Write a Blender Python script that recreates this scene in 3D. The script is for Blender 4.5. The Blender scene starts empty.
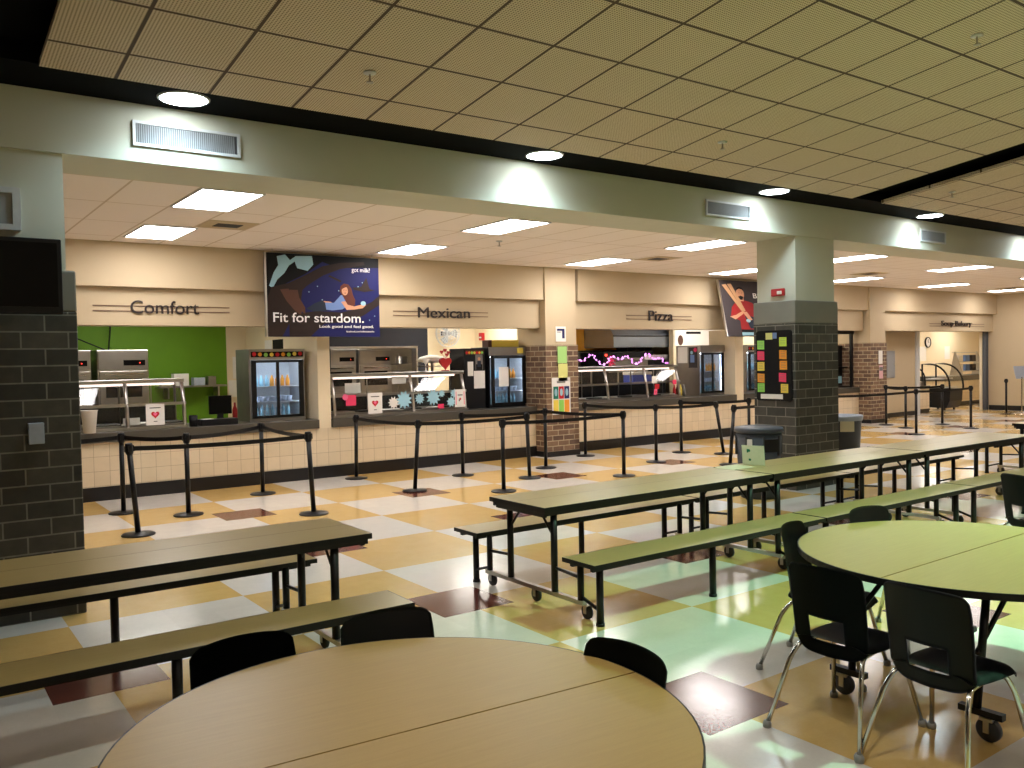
import bpy, bmesh, math, random
from mathutils import Vector, Matrix
random.seed(7)
PI = math.pi
COL = bpy.context.scene.collection

# ------------------------------------------------------------------ colours
def lin(c):
    c /= 255.0
    return c / 12.92 if c <= 0.04045 else ((c + 0.055) / 1.055) ** 2.4
def rgb(r, g, b): return (lin(r), lin(g), lin(b), 1.0)

class NT:
    def __init__(s, name):
        s.m = bpy.data.materials.new(name); s.m.use_nodes = True
        s.t = s.m.node_tree; s.b = s.t.nodes['Principled BSDF']; s.L = s.t.links
    def n(s, typ, **kw):
        nd = s.t.nodes.new(typ)
        for k, v in kw.items(): setattr(nd, k, v)
        return nd
    def link(s, a, b): s.L.new(a, b)
    def math(s, op, a, b=None, c=None):
        nd = s.n('ShaderNodeMath', operation=op)
        for i, v in enumerate((a, b, c)):
            if v is None: continue
            if isinstance(v, (int, float)): nd.inputs[i].default_value = v
            else: s.link(v, nd.inputs[i])
        return nd.outputs[0]
    def mix(s, f, a, b):
        nd = s.n('ShaderNodeMix', data_type='RGBA')
        if isinstance(f, (int, float)): nd.inputs[0].default_value = f
        else: s.link(f, nd.inputs[0])
        for i, v in ((6, a), (7, b)):
            if isinstance(v, tuple): nd.inputs[i].default_value = v
            else: s.link(v, nd.inputs[i])
        return nd.outputs[2]
    def noise(s, scale, vec=None, detail=3.0, rough=0.5):
        nd = s.n('ShaderNodeTexNoise'); nd.inputs['Scale'].default_value = scale
        nd.inputs['Detail'].default_value = detail; nd.inputs['Roughness'].default_value = rough
        if vec is not None: s.link(vec, nd.inputs['Vector'])
        return nd.outputs['Fac']
    def bump(s, h, strength=0.2, dist=0.01):
        nd = s.n('ShaderNodeBump'); nd.inputs['Strength'].default_value = strength
        nd.inputs['Distance'].default_value = dist
        s.link(h, nd.inputs['Height']); s.link(nd.outputs[0], s.b.inputs['Normal'])
    def set(s, **kw):
        for k, v in kw.items():
            k = k.replace('_', ' ')
            if isinstance(v, (int, float, tuple)): s.b.inputs[k].default_value = v
            else: s.link(v, s.b.inputs[k])
        return s

def plain(name, col, rough=0.5, metal=0.0, var=0.06, scale=25.0, spec=0.5, bump=0.0, coat=0.0):
    t = NT(name); tc = t.n('ShaderNodeTexCoord')
    f = t.noise(scale, tc.outputs['Object'])
    dark = tuple(c * (1 - var * 2) for c in col[:3]) + (1,)
    light = tuple(min(1, c * (1 + var)) for c in col[:3]) + (1,)
    t.set(Base_Color=t.mix(f, dark, light), Roughness=rough, Metallic=metal)
    t.b.inputs['Specular IOR Level'].default_value = spec
    if coat: t.b.inputs['Coat Weight'].default_value = coat
    if bump: t.bump(f, bump)
    return t.m

def emitter(name, col, strength, base=None):
    t = NT(name)
    t.set(Base_Color=base or col, Roughness=0.4)
    t.b.inputs['Emission Color'].default_value = col
    t.b.inputs['Emission Strength'].default_value = strength
    return t.m

def glass(name, tint=(0.93, 0.95, 0.95, 1), refl=0.12):
    m = bpy.data.materials.new(name); m.use_nodes = True; t = m.node_tree
    for n in list(t.nodes): t.nodes.remove(n)
    out = t.nodes.new('ShaderNodeOutputMaterial'); mx = t.nodes.new('ShaderNodeMixShader')
    tr = t.nodes.new('ShaderNodeBsdfTransparent'); gl = t.nodes.new('ShaderNodeBsdfGlossy')
    fr = t.nodes.new('ShaderNodeFresnel'); ad = t.nodes.new('ShaderNodeMath'); ad.operation = 'MULTIPLY_ADD'
    fr.inputs[0].default_value = 1.45; ad.inputs[1].default_value = 0.6; ad.inputs[2].default_value = refl * 0.3
    tr.inputs[0].default_value = tint; gl.inputs['Roughness'].default_value = 0.03
    t.links.new(fr.outputs[0], ad.inputs[0]); t.links.new(ad.outputs[0], mx.inputs[0])
    t.links.new(tr.outputs[0], mx.inputs[1]); t.links.new(gl.outputs[0], mx.inputs[2])
    t.links.new(mx.outputs[0], out.inputs[0])
    return m

def brickmat(name, c1, c2, mortar, w, h, ms=0.008, bump=0.5, rough=0.8, offset=0.5, var=0.3):
    t = NT(name); tc = t.n('ShaderNodeTexCoord'); b = t.n('ShaderNodeTexBrick')
    b.offset = offset; b.squash = 1.0
    t.link(tc.outputs['UV'], b.inputs['Vector'])
    b.inputs['Color1'].default_value = c1; b.inputs['Color2'].default_value = c2
    b.inputs['Mortar'].default_value = mortar
    b.inputs['Scale'].default_value = 1.0; b.inputs['Mortar Size'].default_value = ms
    b.inputs['Mortar Smooth'].default_value = 0.15
    b.inputs['Brick Width'].default_value = w; b.inputs['Row Height'].default_value = h
    f = t.noise(9.0, tc.outputs['UV'], 5.0, 0.6)
    mu = t.n('ShaderNodeMix', data_type='RGBA', blend_type='MULTIPLY')
    mu.inputs[0].default_value = var
    t.link(b.outputs['Color'], mu.inputs[6])
    r = t.n('ShaderNodeValToRGB'); r.color_ramp.elements[0].position = 0.3; r.color_ramp.elements[1].position = 0.7
    t.link(f, r.inputs[0]); t.link(r.outputs[0], mu.inputs[7])
    t.set(Base_Color=mu.outputs[2], Roughness=rough)
    inv = t.math('SUBTRACT', 1.0, b.outputs['Fac'])
    t.bump(inv, bump, 0.006)
    return t.m

# ------------------------------------------------------------------ materials
M = {}
def floor_material():
    t = NT('vinyl_floor'); tc = t.n('ShaderNodeTexCoord'); sx = t.n('ShaderNodeSeparateXYZ')
    t.link(tc.outputs['Object'], sx.inputs[0])
    u = t.math('DIVIDE', t.math('SUBTRACT', sx.outputs[0], 5.90), 1.235)
    v = t.math('DIVIDE', t.math('SUBTRACT', sx.outputs[1], 11.56), 1.215)
    par = t.math('FLOORED_MODULO', t.math('ADD', t.math('FLOOR', u), t.math('FLOOR', v)), 2.0)
    def near(x, off):
        a = t.math('DIVIDE', t.math('SUBTRACT', x, off), 2.0)
        d = t.math('ABSOLUTE', t.math('SUBTRACT', a, t.math('ROUND', a)))
        return t.math('LESS_THAN', d, 0.1235)
    red = t.math('MULTIPLY', t.math('MULTIPLY', near(u, 0.0), near(v, 1.0)), t.math('LESS_THAN', v, 0.5))
    n1 = t.noise(7.0, tc.outputs['Object'], 6.0, 0.7)
    n2 = t.noise(60.0, tc.outputs['Object'], 3.0, 0.6)
    # one-foot tiles differ slightly and have a hair joint
    tu = t.math('MULTIPLY', u, 4.0); tv = t.math('MULTIPLY', v, 4.0)
    wn = t.n('ShaderNodeTexWhiteNoise', noise_dimensions='2D'); cb = t.n('ShaderNodeCombineXYZ')
    t.link(t.math('FLOOR', tu), cb.inputs[0]); t.link(t.math('FLOOR', tv), cb.inputs[1]); t.link(cb.outputs[0], wn.inputs[0])
    white = t.mix(n1, rgb(212, 206, 198), rgb(228, 222, 212))
    yel = t.mix(n1, rgb(204, 166, 96), rgb(220, 186, 120))
    rd = t.mix(n2, rgb(84, 36, 30), rgb(112, 56, 44))
    c = t.mix(par, yel, white); c = t.mix(red, c, rd)
    va = t.math('MULTIPLY_ADD', wn.outputs['Value'], 0.05, 0.96)
    sp = t.math('MULTIPLY_ADD', n2, 0.12, 0.94)
    k = t.math('MULTIPLY', va, sp)
    vm = t.n('ShaderNodeVectorMath', operation='SCALE'); t.link(c, vm.inputs[0]); t.link(k, vm.inputs['Scale'])
    t.set(Base_Color=vm.outputs[0])
    t.set(Roughness=t.math('MULTIPLY_ADD', n1, 0.06, 0.13))
    t.b.inputs['Specular IOR Level'].default_value = 0.62
    t.bump(t.noise(1.6, tc.outputs['Object'], 2.0, 0.5), 0.04, 0.02)
    return t.m
M['floor'] = floor_material()

def sloped_ceiling_material():
    t = NT('perforated_ceiling_tile'); tc = t.n('ShaderNodeTexCoord'); sx = t.n('ShaderNodeSeparateXYZ')
    t.link(tc.outputs['UV'], sx.inputs[0])
    def grid(x, off, pitch, w):
        a = t.math('DIVIDE', t.math('SUBTRACT', x, off), pitch)
        d = t.math('ABSOLUTE', t.math('SUBTRACT', a, t.math('ROUND', a)))
        return t.math('LESS_THAN', d, w / pitch / 2)
    g = t.math('MAXIMUM', grid(sx.outputs[0], 1.325, 0.634, 0.024), grid(sx.outputs[1], 6.03, 0.636, 0.024))
    px = t.math('FRACT', t.math('DIVIDE', sx.outputs[0], 0.021)); py = t.math('FRACT', t.math('DIVIDE', sx.outputs[1], 0.021))
    dx = t.math('SUBTRACT', px, 0.5); dy = t.math('SUBTRACT', py, 0.5)
    rr = t.math('ADD', t.math('MULTIPLY', dx, dx), t.math('MULTIPLY', dy, dy))
    hole = t.math('LESS_THAN', rr, 0.075)
    f = t.noise(1.5, tc.outputs['UV'], 3.0)
    base = t.mix(f, rgb(202, 186, 162), rgb(214, 198, 174))
    c = t.mix(hole, base, rgb(110, 94, 70)); c = t.mix(g, c, rgb(72, 55, 46))
    t.set(Base_Color=c, Roughness=0.7)
    return t.m
M['cloud'] = sloped_ceiling_material()

def lay_in_ceiling():
    t = NT('lay_in_ceiling'); tc = t.n('ShaderNodeTexCoord'); sx = t.n('ShaderNodeSeparateXYZ')
    t.link(tc.outputs['Object'], sx.inputs[0])
    def grid(x, off, pitch, w):
        a = t.math('DIVIDE', t.math('SUBTRACT', x, off), pitch)
        d = t.math('ABSOLUTE', t.math('SUBTRACT', a, t.math('ROUND', a)))
        return t.math('LESS_THAN', d, w / pitch / 2)
    g = t.math('MAXIMUM', grid(sx.outputs[0], 2.44, 0.61, 0.022), grid(sx.outputs[1], 8.3, 1.22, 0.022))
    f = t.noise(120.0, tc.outputs['Object'], 4.0)
    base = t.mix(f, rgb(236, 226, 220), rgb(248, 240, 234))
    t.set(Base_Color=t.mix(g, base, rgb(206, 190, 174)), Roughness=0.85)
    return t.m
M['layin'] = lay_in_ceiling()

def wood(name, a, b, rough=0.35):
    t = NT(name); tc = t.n('ShaderNodeTexCoord'); mp = t.n('ShaderNodeMapping')
    mp.inputs['Scale'].default_value = (1.2, 22, 1); t.link(tc.outputs['UV'], mp.inputs[0])
    f = t.noise(3.2, mp.outputs[0], 5.0, 0.62); g = t.noise(160.0, tc.outputs['UV'], 2.0)
    k = t.math('ADD', t.math('MULTIPLY', f, 0.75), t.math('MULTIPLY', g, 0.25))
    r = t.n('ShaderNodeValToRGB'); t.link(k, r.inputs[0])
    r.color_ramp.elements[0].position = 0.36; r.color_ramp.elements[0].color = a
    r.color_ramp.elements[1].position = 0.62; r.color_ramp.elements[1].color = b
    t.set(Base_Color=r.outputs[0], Roughness=rough)
    t.b.inputs['Specular IOR Level'].default_value = 0.45
    return t.m
M['laminate'] = wood('oak_laminate', rgb(168, 136, 76), rgb(175, 143, 82), 0.42)
M['laminate_table'] = wood('oak_laminate_reflection_paled', rgb(164, 139, 86), rgb(172, 147, 92), 0.3)  # same oak laminate, with the paleness of reflections put into its colour
M['black_edge'] = plain('black_vinyl_edge', rgb(13, 13, 16), 0.4, 0, 0.1, spec=0.3)
M['black_metal'] = plain('black_painted_metal', rgb(13, 13, 16), 0.38, 0, 0.1, spec=0.35)
M['black_plastic'] = plain('black_moulded_plastic', rgb(13, 14, 18), 0.42, 0, 0.12, 60, 0.35, 0.02)
M['rubber'] = plain('dark_rubber', rgb(38, 38, 42), 0.6)
M['chrome'] = plain('chrome', (0.62, 0.61, 0.59, 1), 0.16, 1.0, 0.02)
M['zinc'] = plain('zinc_bar', (0.55, 0.54, 0.52, 1), 0.32, 1.0, 0.05)
M['steel'] = plain('stainless_steel', (0.52, 0.50, 0.48, 1), 0.28, 1.0, 0.06, 8)
M['brushed'] = plain('brushed_steel', (0.42, 0.40, 0.38, 1), 0.38, 1.0, 0.08, 6)
M['steel_blue'] = plain('bluish_hood_steel', (0.40, 0.46, 0.55, 1), 0.35, 0.9, 0.06, 4)
M['foot'] = plain('grey_foot_glide', rgb(150, 150, 145), 0.5)
M['grey_wheel'] = plain('grey_wheel', rgb(58, 60, 66), 0.5)
M['cream'] = plain('cream_paint', rgb(194, 176, 145), 0.75, 0, 0.02, 3)
M['cream2'] = plain('pale_cream_paint', rgb(232, 216, 184), 0.75, 0, 0.02, 3)
M['beam'] = plain('grey_green_beam_paint', rgb(196, 196, 180), 0.7, 0, 0.02, 3)
M['band'] = plain('grey_painted_band', rgb(128, 126, 116), 0.6, 0, 0.04, 8)
M['black_deck'] = plain('black_painted_deck', rgb(4, 4, 5), 0.95, 0, 0.05, spec=0.1)
M['green'] = plain('green_paint', rgb(98, 146, 10), 0.65, 0, 0.06, 4)
M['navy'] = plain('navy_paint', rgb(16, 20, 36), 0.6, 0, 0.05, 4)
M['orange'] = plain('orange_paint', rgb(214, 150, 40), 0.6, 0, 0.06, 4)
M['brick_dark'] = brickmat('dark_ground_brick', rgb(64, 62, 56), rgb(90, 86, 76), rgb(140, 136, 124), 0.305, 0.1225, 0.006)
M['brick_brown'] = brickmat('brown_brick', rgb(140, 110, 84), rgb(102, 78, 64), rgb(186, 168, 136), 0.26, 0.098, 0.009)
M['tile'] = brickmat('tan_wall_tile', rgb(222, 204, 172), rgb(230, 212, 182), rgb(176, 154, 122), 0.2, 0.2, 0.0028, 0.25, 0.3, 0.0, 0.05)
M['cove'] = plain('black_cove_base', rgb(20, 19, 21), 0.35)
M['countertop'] = plain('dark_grey_countertop', rgb(78, 74, 66), 0.3, 0, 0.05, 40)
M['frame_white'] = plain('white_painted_metal', rgb(205, 208, 210), 0.4)
M['vent_grey'] = plain('vent_slats_grey', rgb(150, 153, 156), 0.5)
M['vent_back'] = plain('vent_backing', rgb(84, 86, 90), 0.8)
M['screen'] = plain('black_glossy_screen', rgb(5, 5, 7), 0.3, 0, 0.02, spec=0.15)
M['paper'] = plain('white_paper', rgb(232, 228, 222), 0.8, 0, 0.02)
M['paper_cream'] = plain('cream_card', rgb(214, 206, 176), 0.8, 0, 0.03)
M['grey_plastic'] = plain('grey_bin_plastic', rgb(54, 57, 62), 0.5, 0, 0.05, 12)
M['bin_lid'] = plain('grey_bin_lid', rgb(70, 74, 82), 0.4, 0, 0.05, 12)
M['bin_blue'] = plain('dark_blue_bin_plastic', rgb(42, 50, 66), 0.5)
M['card_white'] = plain('white_card', rgb(236, 230, 214), 0.8)
M['liner'] = plain('pale_plastic_liner', rgb(176, 186, 202), 0.35, 0, 0.08)
M['red'] = plain('red_plastic', rgb(176, 28, 34), 0.35)
M['glass'] = glass('clear_glass')
M['fridge_glass'] = glass('fridge_door_glass', (0.85, 0.9, 0.95, 1), 0.15)
M['lettering'] = plain('dark_metal_lettering', rgb(42, 32, 32), 0.4)
M['line'] = plain('thin_brown_rail', rgb(120, 92, 72), 0.4)
M['white_ink'] = plain('white_ink', rgb(240, 238, 236), 0.5, 0, 0.01)
M['led'] = emitter('pink_string_light', (0.9, 0.25, 0.95, 1), 2.2)
M['light_panel'] = emitter('troffer_diffuser', (1.0, 0.94, 0.92, 1), 17.0)
M['kitchen_light'] = emitter('kitchen_light_diffuser', (1.0, 0.95, 0.86, 1), 15.0)
M['down_lens'] = emitter('downlight_lens', (0.88, 0.97, 1.0, 1), 22.0)
M['fridge_light'] = emitter('fridge_light_tube', (0.8, 0.88, 1.0, 1), 16.0)
M['red_led'] = emitter('red_indicator', (1.0, 0.05, 0.03, 1), 3.0)
M['warm_strip'] = emitter('heat_lamp_strip', (1.0, 0.8, 0.7, 1), 1.2)
def flat(name, c): 
    if name not in M: M[name] = plain(name, c, 0.6, 0, 0.02, spec=0.2)
    return M[name]
INK = dict(pink=rgb(240, 110, 150), pink2=rgb(235, 70, 110), green=rgb(150, 215, 100), lime=rgb(200, 230, 90), yellow=rgb(235, 210, 90),
    orange=rgb(240, 160, 60), blue=rgb(160, 205, 222), red=rgb(196, 40, 46), navy=rgb(40, 46, 92), teal=rgb(40, 120, 100), brown=rgb(84, 56, 44),
    dark=rgb(12, 12, 15), skin=rgb(205, 150, 118), night=rgb(26, 28, 82), branch=rgb(44, 32, 28), moon=rgb(150, 190, 205), dress=rgb(112, 138, 190),
    grey=rgb(120, 118, 116), hair=rgb(96, 50, 38), greenpaper=rgb(168, 214, 130), yellowpaper=rgb(222, 220, 140), shirt=rgb(150, 34, 36), charcoal=rgb(62, 56, 58), jeans=rgb(38, 46, 62), wood=rgb(196, 152, 112))
def ink(k): return flat('ink_' + k, INK[k])

# ------------------------------------------------------------------ mesh helpers
def link(o, parent=None):
    COL.objects.link(o)
    if parent is not None: o.parent = parent
    return o
def box_uv(bm):
    uv = bm.loops.layers.uv.verify()
    for f in bm.faces:
        n = f.normal; ax = max(range(3), key=lambda i: abs(n[i]))
        for l in f.loops:
            c = l.vert.co
            l[uv].uv = (c.y, c.z) if ax == 0 else ((c.x, c.z) if ax == 1 else (c.x, c.y))
def mk(name, bm, mats, parent=None, smooth=False, bevel=0.0, loc=None, sub=0):
    bm.normal_update(); box_uv(bm)
    me = bpy.data.meshes.new(name); bm.to_mesh(me); bm.free()
    if not isinstance(mats, (list, tuple)): mats = [mats]
    for m in mats: me.materials.append(M[m] if isinstance(m, str) else m)
    if smooth:
        for p in me.polygons: p.use_smooth = True
    o = bpy.data.objects.new(name, me); link(o, parent)
    if loc: o.location = loc
    if bevel:
        md = o.modifiers.new('bevel', 'BEVEL'); md.width = bevel; md.segments = 2; md.limit_method = 'ANGLE'
    if sub:
        md = o.modifiers.new('sub', 'SUBSURF'); md.levels = sub; md.render_levels = sub
    return o
def box(bm, x0, x1, y0, y1, z0, z1, mi=0):
    v = [bm.verts.new(p) for p in ((x0,y0,z0),(x1,y0,z0),(x1,y1,z0),(x0,y1,z0),(x0,y0,z1),(x1,y0,z1),(x1,y1,z1),(x0,y1,z1))]
    for q in ((0,3,2,1),(4,5,6,7),(0,1,5,4),(1,2,6,5),(2,3,7,6),(3,0,4,7)):
        f = bm.faces.new([v[i] for i in q]); f.material_index = mi
def boxes(*bs):
    bm = bmesh.new()
    for b in bs: box(bm, *b)
    return bm
def prism(bm, prof, a0, a1, axis='x', mi=0):
    """extrude a closed 2-D profile between a0 and a1 along an axis. profile in the other two coordinates"""
    def P(a, p):
        return (a, p[0], p[1]) if axis == 'x' else ((p[0], a, p[1]) if axis == 'y' else (p[0], p[1], a))
    A = [bm.verts.new(P(a0, p)) for p in prof]; B = [bm.verts.new(P(a1, p)) for p in prof]
    n = len(prof)
    fs = [bm.faces.new(A), bm.faces.new(B[::-1])]
    for i in range(n): fs.append(bm.faces.new([A[i], B[i], B[(i+1) % n], A[(i+1) % n]]))
    for f in fs: f.material_index = mi
    bmesh.ops.recalc_face_normals(bm, faces=fs)
def tube(bm, pts, r, n=10, mi=0, closed=False):
    pts = [Vector(p) for p in pts]; rings = []
    N = len(pts); up = None
    for i, p in enumerate(pts):
        if closed: t = (pts[(i+1) % N] - pts[i-1]).normalized()
        else: t = (pts[min(i+1, N-1)] - pts[max(i-1, 0)]).normalized()
        if up is None:
            up = Vector((0,0,1)) if abs(t.z) < 0.9 else Vector((1,0,0))
        s = t.cross(up).normalized(); up = s.cross(t).normalized()
        rr = r[i] if isinstance(r, (list, tuple)) else r
        rings.append([bm.verts.new(p + (s * math.cos(2*PI*k/n) + up * math.sin(2*PI*k/n)) * rr) for k in range(n)])
    fs = []
    for i in range(N if closed else N-1):
        a, b = rings[i], rings[(i+1) % N]
        for k in range(n): fs.append(bm.faces.new([a[k], a[(k+1) % n], b[(k+1) % n], b[k]]))
    if not closed:
        fs.append(bm.faces.new(rings[0][::-1])); fs.append(bm.faces.new(rings[-1]))
    for f in fs: f.material_index = mi
    return bm
def curvept(pts, k=5):
    """round a polyline's corners"""
    pts = [Vector(p) for p in pts]; out = [pts[0]]
    for i in range(1, len(pts)-1):
        a, b, c = pts[i-1], pts[i], pts[i+1]
        d = min((a-b).length, (c-b).length) * 0.42
        p = b + (a-b).normalized() * d; q = b + (c-b).normalized() * d
        for j in range(k+1):
            u = j / k; out.append(p*(1-u)**2 + b*2*u*(1-u) + q*u*u)
    out.append(pts[-1]); return out
def lathe(bm, prof, c=(0,0,0), n=32, axis='z', mi=0, cap=True):
    """prof = list of (radius, height)"""
    rings = []
    def P(r, h, a):
        x, y = r*math.cos(a), r*math.sin(a)
        v = (x, y, h) if axis == 'z' else ((x, h, y) if axis == 'y' else (h, x, y))
        return (v[0]+c[0], v[1]+c[1], v[2]+c[2])
    for r, h in prof:
        if r < 1e-6: rings.append([bm.verts.new(P(0, h, 0))])
        else: rings.append([bm.verts.new(P(r, h, 2*PI*k/n)) for k in range(n)])
    fs = []
    for a, b in zip(rings, rings[1:]):
        for k in range(n):
            k2 = (k+1) % n
            if len(a) == 1 and len(b) == 1: continue
            if len(a) == 1: fs.append(bm.faces.new([a[0], b[k], b[k2]]))
            elif len(b) == 1: fs.append(bm.faces.new([a[k], a[k2], b[0]]))
            else: fs.append(bm.faces.new([a[k], a[k2], b[k2], b[k]]))
    ring_like = abs(prof[0][0]-prof[-1][0]) < 1e-6 and abs(prof[0][1]-prof[-1][1]) < 1e-6
    if len(rings[0]) > 1 and cap and not ring_like: fs.append(bm.faces.new(rings[0]))
    if len(rings[-1]) > 1 and cap and not ring_like: fs.append(bm.faces.new(rings[-1]))
    for f in fs: f.material_index = mi
    bmesh.ops.recalc_face_normals(bm, faces=fs)
    return bm

def empty(name, loc=(0,0,0), rz=0.0):
    o = bpy.data.objects.new(name, None); o.empty_display_size = 0.1
    o.location = loc; o.rotation_euler = (0, 0, rz); COL.objects.link(o); return o
def tag(o, label, cat, group=None):
    o['label'] = label; o['category'] = cat
    if group: o['group'] = group
    elif 'group' in o: del o['group']
    return o
def thing(name, label, cat, loc=(0,0,0), rz=0.0, group=None): return tag(empty(name, loc, rz), label, cat, group)
def struct(name, bm, mats, parent=None, **kw):
    o = mk(name, bm, mats, parent, **kw)
    if parent is None: o['kind'] = 'structure'
    return o
KIDS = {}
def kids(o): return [c for c in bpy.data.objects if c.parent == o]
def copy_tree(o, parent=None):
    ch = kids(o); c = o.copy(); COL.objects.link(c)
    if parent is not None: c.parent = parent
    for k in ch: copy_tree(k, c)
    return c
def dup(proto, loc, rz, label, group=None):
    c = copy_tree(proto); c.location = loc; c.rotation_euler = (0, 0, rz); c['label'] = label
    if group: c['group'] = group
    elif 'group' in c: del c['group']
    return c

# planes for printed matter: origin, u axis, v axis, normal
class Plane:
    def __init__(s, o, u, v=(0,0,1)):
        s.o = Vector(o); s.u = Vector(u).normalized(); s.v = Vector(v).normalized(); s.n = s.u.cross(s.v)
    def p(s, a, b, d=0.0): return s.o + s.u*a + s.v*b + s.n*d
def front(x, y, z): return Plane((x, y, z), (1, 0, 0))      # faces -Y, u to the right
def sheet(bm, pl, u0, u1, v0, v1, d0, d1, mi=0):
    vs = []
    for d in (d0, d1):
        for a, b in ((u0,v0),(u1,v0),(u1,v1),(u0,v1)): vs.append(bm.verts.new(pl.p(a, b, d)))
    fs = [bm.faces.new([vs[i] for i in q]) for q in ((3,2,1,0),(4,5,6,7),(0,1,5,4),(1,2,6,5),(2,3,7,6),(3,0,4,7))]
    for f in fs: f.material_index = mi
    bmesh.ops.recalc_face_normals(bm, faces=fs)
def shapes(bm, pl, polys, d=0.001, step=0.0006):
    """polys = [(material index, [(u,v),...])] printed one over another"""
    for k, (mi, pts) in enumerate(polys):
        vs = [bm.verts.new(pl.p(a, b, d + k*step)) for a, b in pts]
        f = bm.faces.new(vs); f.material_index = mi; f.normal_update()
        if f.normal.dot(pl.n) < 0: f.normal_flip()
def disc(cx, cy, rx, ry=None, n=18, a0=0.0):
    ry = ry or rx
    return [(cx + rx*math.cos(2*PI*k/n+a0), cy + ry*math.sin(2*PI*k/n+a0)) for k in range(n)]
def heart(cx, cy, s):
    out = []
    for k in range(24):
        t = 2*PI*k/24
        out.append((cx + s*0.0588*16*math.sin(t)**3, cy + s*0.0588*(13*math.cos(t)-5*math.cos(2*t)-2*math.cos(3*t)-math.cos(4*t))))
    return out
def star(cx, cy, r, q=0.6, n=11, a=0.2):
    return [(cx + (r if k % 2 == 0 else r*q)*math.cos(PI*k/n+a), cy + (r if k % 2 == 0 else r*q)*math.sin(PI*k/n+a)) for k in range(2*n)]
def rect(u0, u1, v0, v1): return [(u0,v0),(u1,v0),(u1,v1),(u0,v1)]

def text(body, pl, u0, v0, w=None, h=None, depth=0.004, mat='lettering', parent=None, name='lettering', d=0.002, bold=0.0):
    cu = bpy.data.curves.new(name, 'FONT'); cu.body = body; cu.size = 1.0; cu.extrude = 0.5; cu.offset = bold
    to = bpy.data.objects.new('t', cu); COL.objects.link(to); bpy.context.view_layer.update()
    me = bpy.data.meshes.new_from_object(to.evaluated_get(bpy.context.evaluated_depsgraph_get()))
    bpy.data.objects.remove(to); bpy.data.curves.remove(cu)
    xs = [v.co.x for v in me.vertices]; ys = [v.co.y for v in me.vertices]
    x0, x1, y0, y1 = min(xs), max(xs), min(ys), max(ys)
    if w is None: sy = h/(y1-y0); sx = sy
    elif h is None: sx = w/(x1-x0); sy = sx
    else: sx = w/(x1-x0); sy = h/(y1-y0)
    for v in me.vertices:
        v.co = pl.p(u0 + (v.co.x-x0)*sx, v0 + (v.co.y-y0)*sy, d + (v.co.z+0.5)*depth)
    me.name = name; me.materials.clear(); me.materials.append(M[mat] if isinstance(mat, str) else mat)
    o = bpy.data.objects.new(name, me); return link(o, parent)

# ================================================================== THE ROOM
YB0, YB1 = 7.0, 7.70          # beam front and back
W = 12.74                     # serving wall plane
XR = 27.15                    # right wall
XL = -5.0
CZ = 3.5                      # serving ceiling
struct('floor', boxes((XL, 33.5, -6.0, 18.6, -0.1, 0.0)), 'floor')
struct('ceiling', boxes((XL, XR, YB1, 12.47, CZ, CZ+0.1)), 'layin')
struct('wall_right', boxes((XR, XR+0.2, -6.0, W+0.06, 0.0, 7.0)), 'cream')
struct('wall_left', boxes((XL-0.2, XL, -6.0, 18.6, 0.0, 7.0)), 'cream')
struct('wall_back', boxes((XL, XR, -6.2, -6.0, 0.0, 7.0)), 'cream')
struct('baseboard_right', boxes((XR-0.02, XR, -6.0, W-0.05, 0.0, 0.15)), 'cove')
# black roof deck above the hung clouds, rising towards the camera
SL = 0.13
def slopez(y, z0=3.8, y0=6.45): return z0 + SL*(y0-y)
bm = bmesh.new(); prism(bm, [(6.45, 3.95), (-6.0, slopez(-6.0, 3.95)), (-6.0, slopez(-6.0, 4.05)), (6.45, 4.05)], XL, XR, 'x')
struct('ceiling', bm, 'black_deck')
struct('ceiling', boxes((XL, XR, 6.42, YB0, 3.82, 4.05)), 'black_deck')
def cloud(x0, x1, y0, y1):
    bm = bmesh.new(); prism(bm, [(y1, slopez(y1)), (y0, slopez(y0)), (y0, slopez(y0, 3.84)), (y1, slopez(y1, 3.84))], x0, x1, 'x')
    return struct('ceiling', bm, 'cloud')
cloud(0.86, 10.10, 2.5, 6.42); cloud(10.78, 20.2, 2.5, 6.42)
cloud(0.86, 10.17, -3.6, 1.6); cloud(10.62, 20.2, -3.6, 1.6)
# header beam
bm = boxes((XL, XR, YB0, YB1, 3.38, 4.05))
struct('trim_1', bm, 'beam')

# columns
def column(name_, x0, x1, y0, y1, zb=2.23, zt=2.53):
    c = struct('wall_column', boxes((x0-0.0, x1+0.0, y0, y1, 0.0, zb)), 'brick_dark', bevel=0.01)
    struct('wall_column', boxes((x0, x1, y0, y1, zb, zt)), 'band', bevel=0.012)
    struct('wall_column', boxes((x0+0.04, x1-0.06, y0+0.02, y1-0.04, zt, 3.38)), 'beam')
column('l', -0.1, 1.13, YB0, YB1-0.02)
column('r', 9.70, 10.66, YB0, YB1-0.02)

# ------------------------------------------------------------------ serving wall
struct('wall_serving', boxes((XL, 5.50, W, W+0.22, 0.19, 0.79), (5.50, 9.84, W, W+0.22, 0.19, 0.79),
       (10.6, 15.5, W, W+0.22, 0.19, 0.79), (15.5, 20.30, W, W+0.22, 0.19, 0.79)), 'tile')
struct('baseboard_serving', boxes((XL, 9.84, W-0.015, W, 0.0, 0.19), (10.6, 20.30, W-0.015, W, 0.0, 0.19)), 'cove')
struct('wall_serving', boxes((XL, 20.30, W+0.001, W+0.22, 0.0, 0.19)), 'cove')
# header bands: upper one stands proud of the lower
for a, b in ((XL, 9.82), (10.6, 20.30), (21.0, XR)):
    struct('trim_2', boxes((a, b, 12.46, 13.0, 2.90, CZ+0.05)), 'cream')
    struct('trim_3', boxes((a, b-(0.06 if b < 27 else 0), 12.58, 12.98, 2.385, 2.90)), 'cream')
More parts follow.
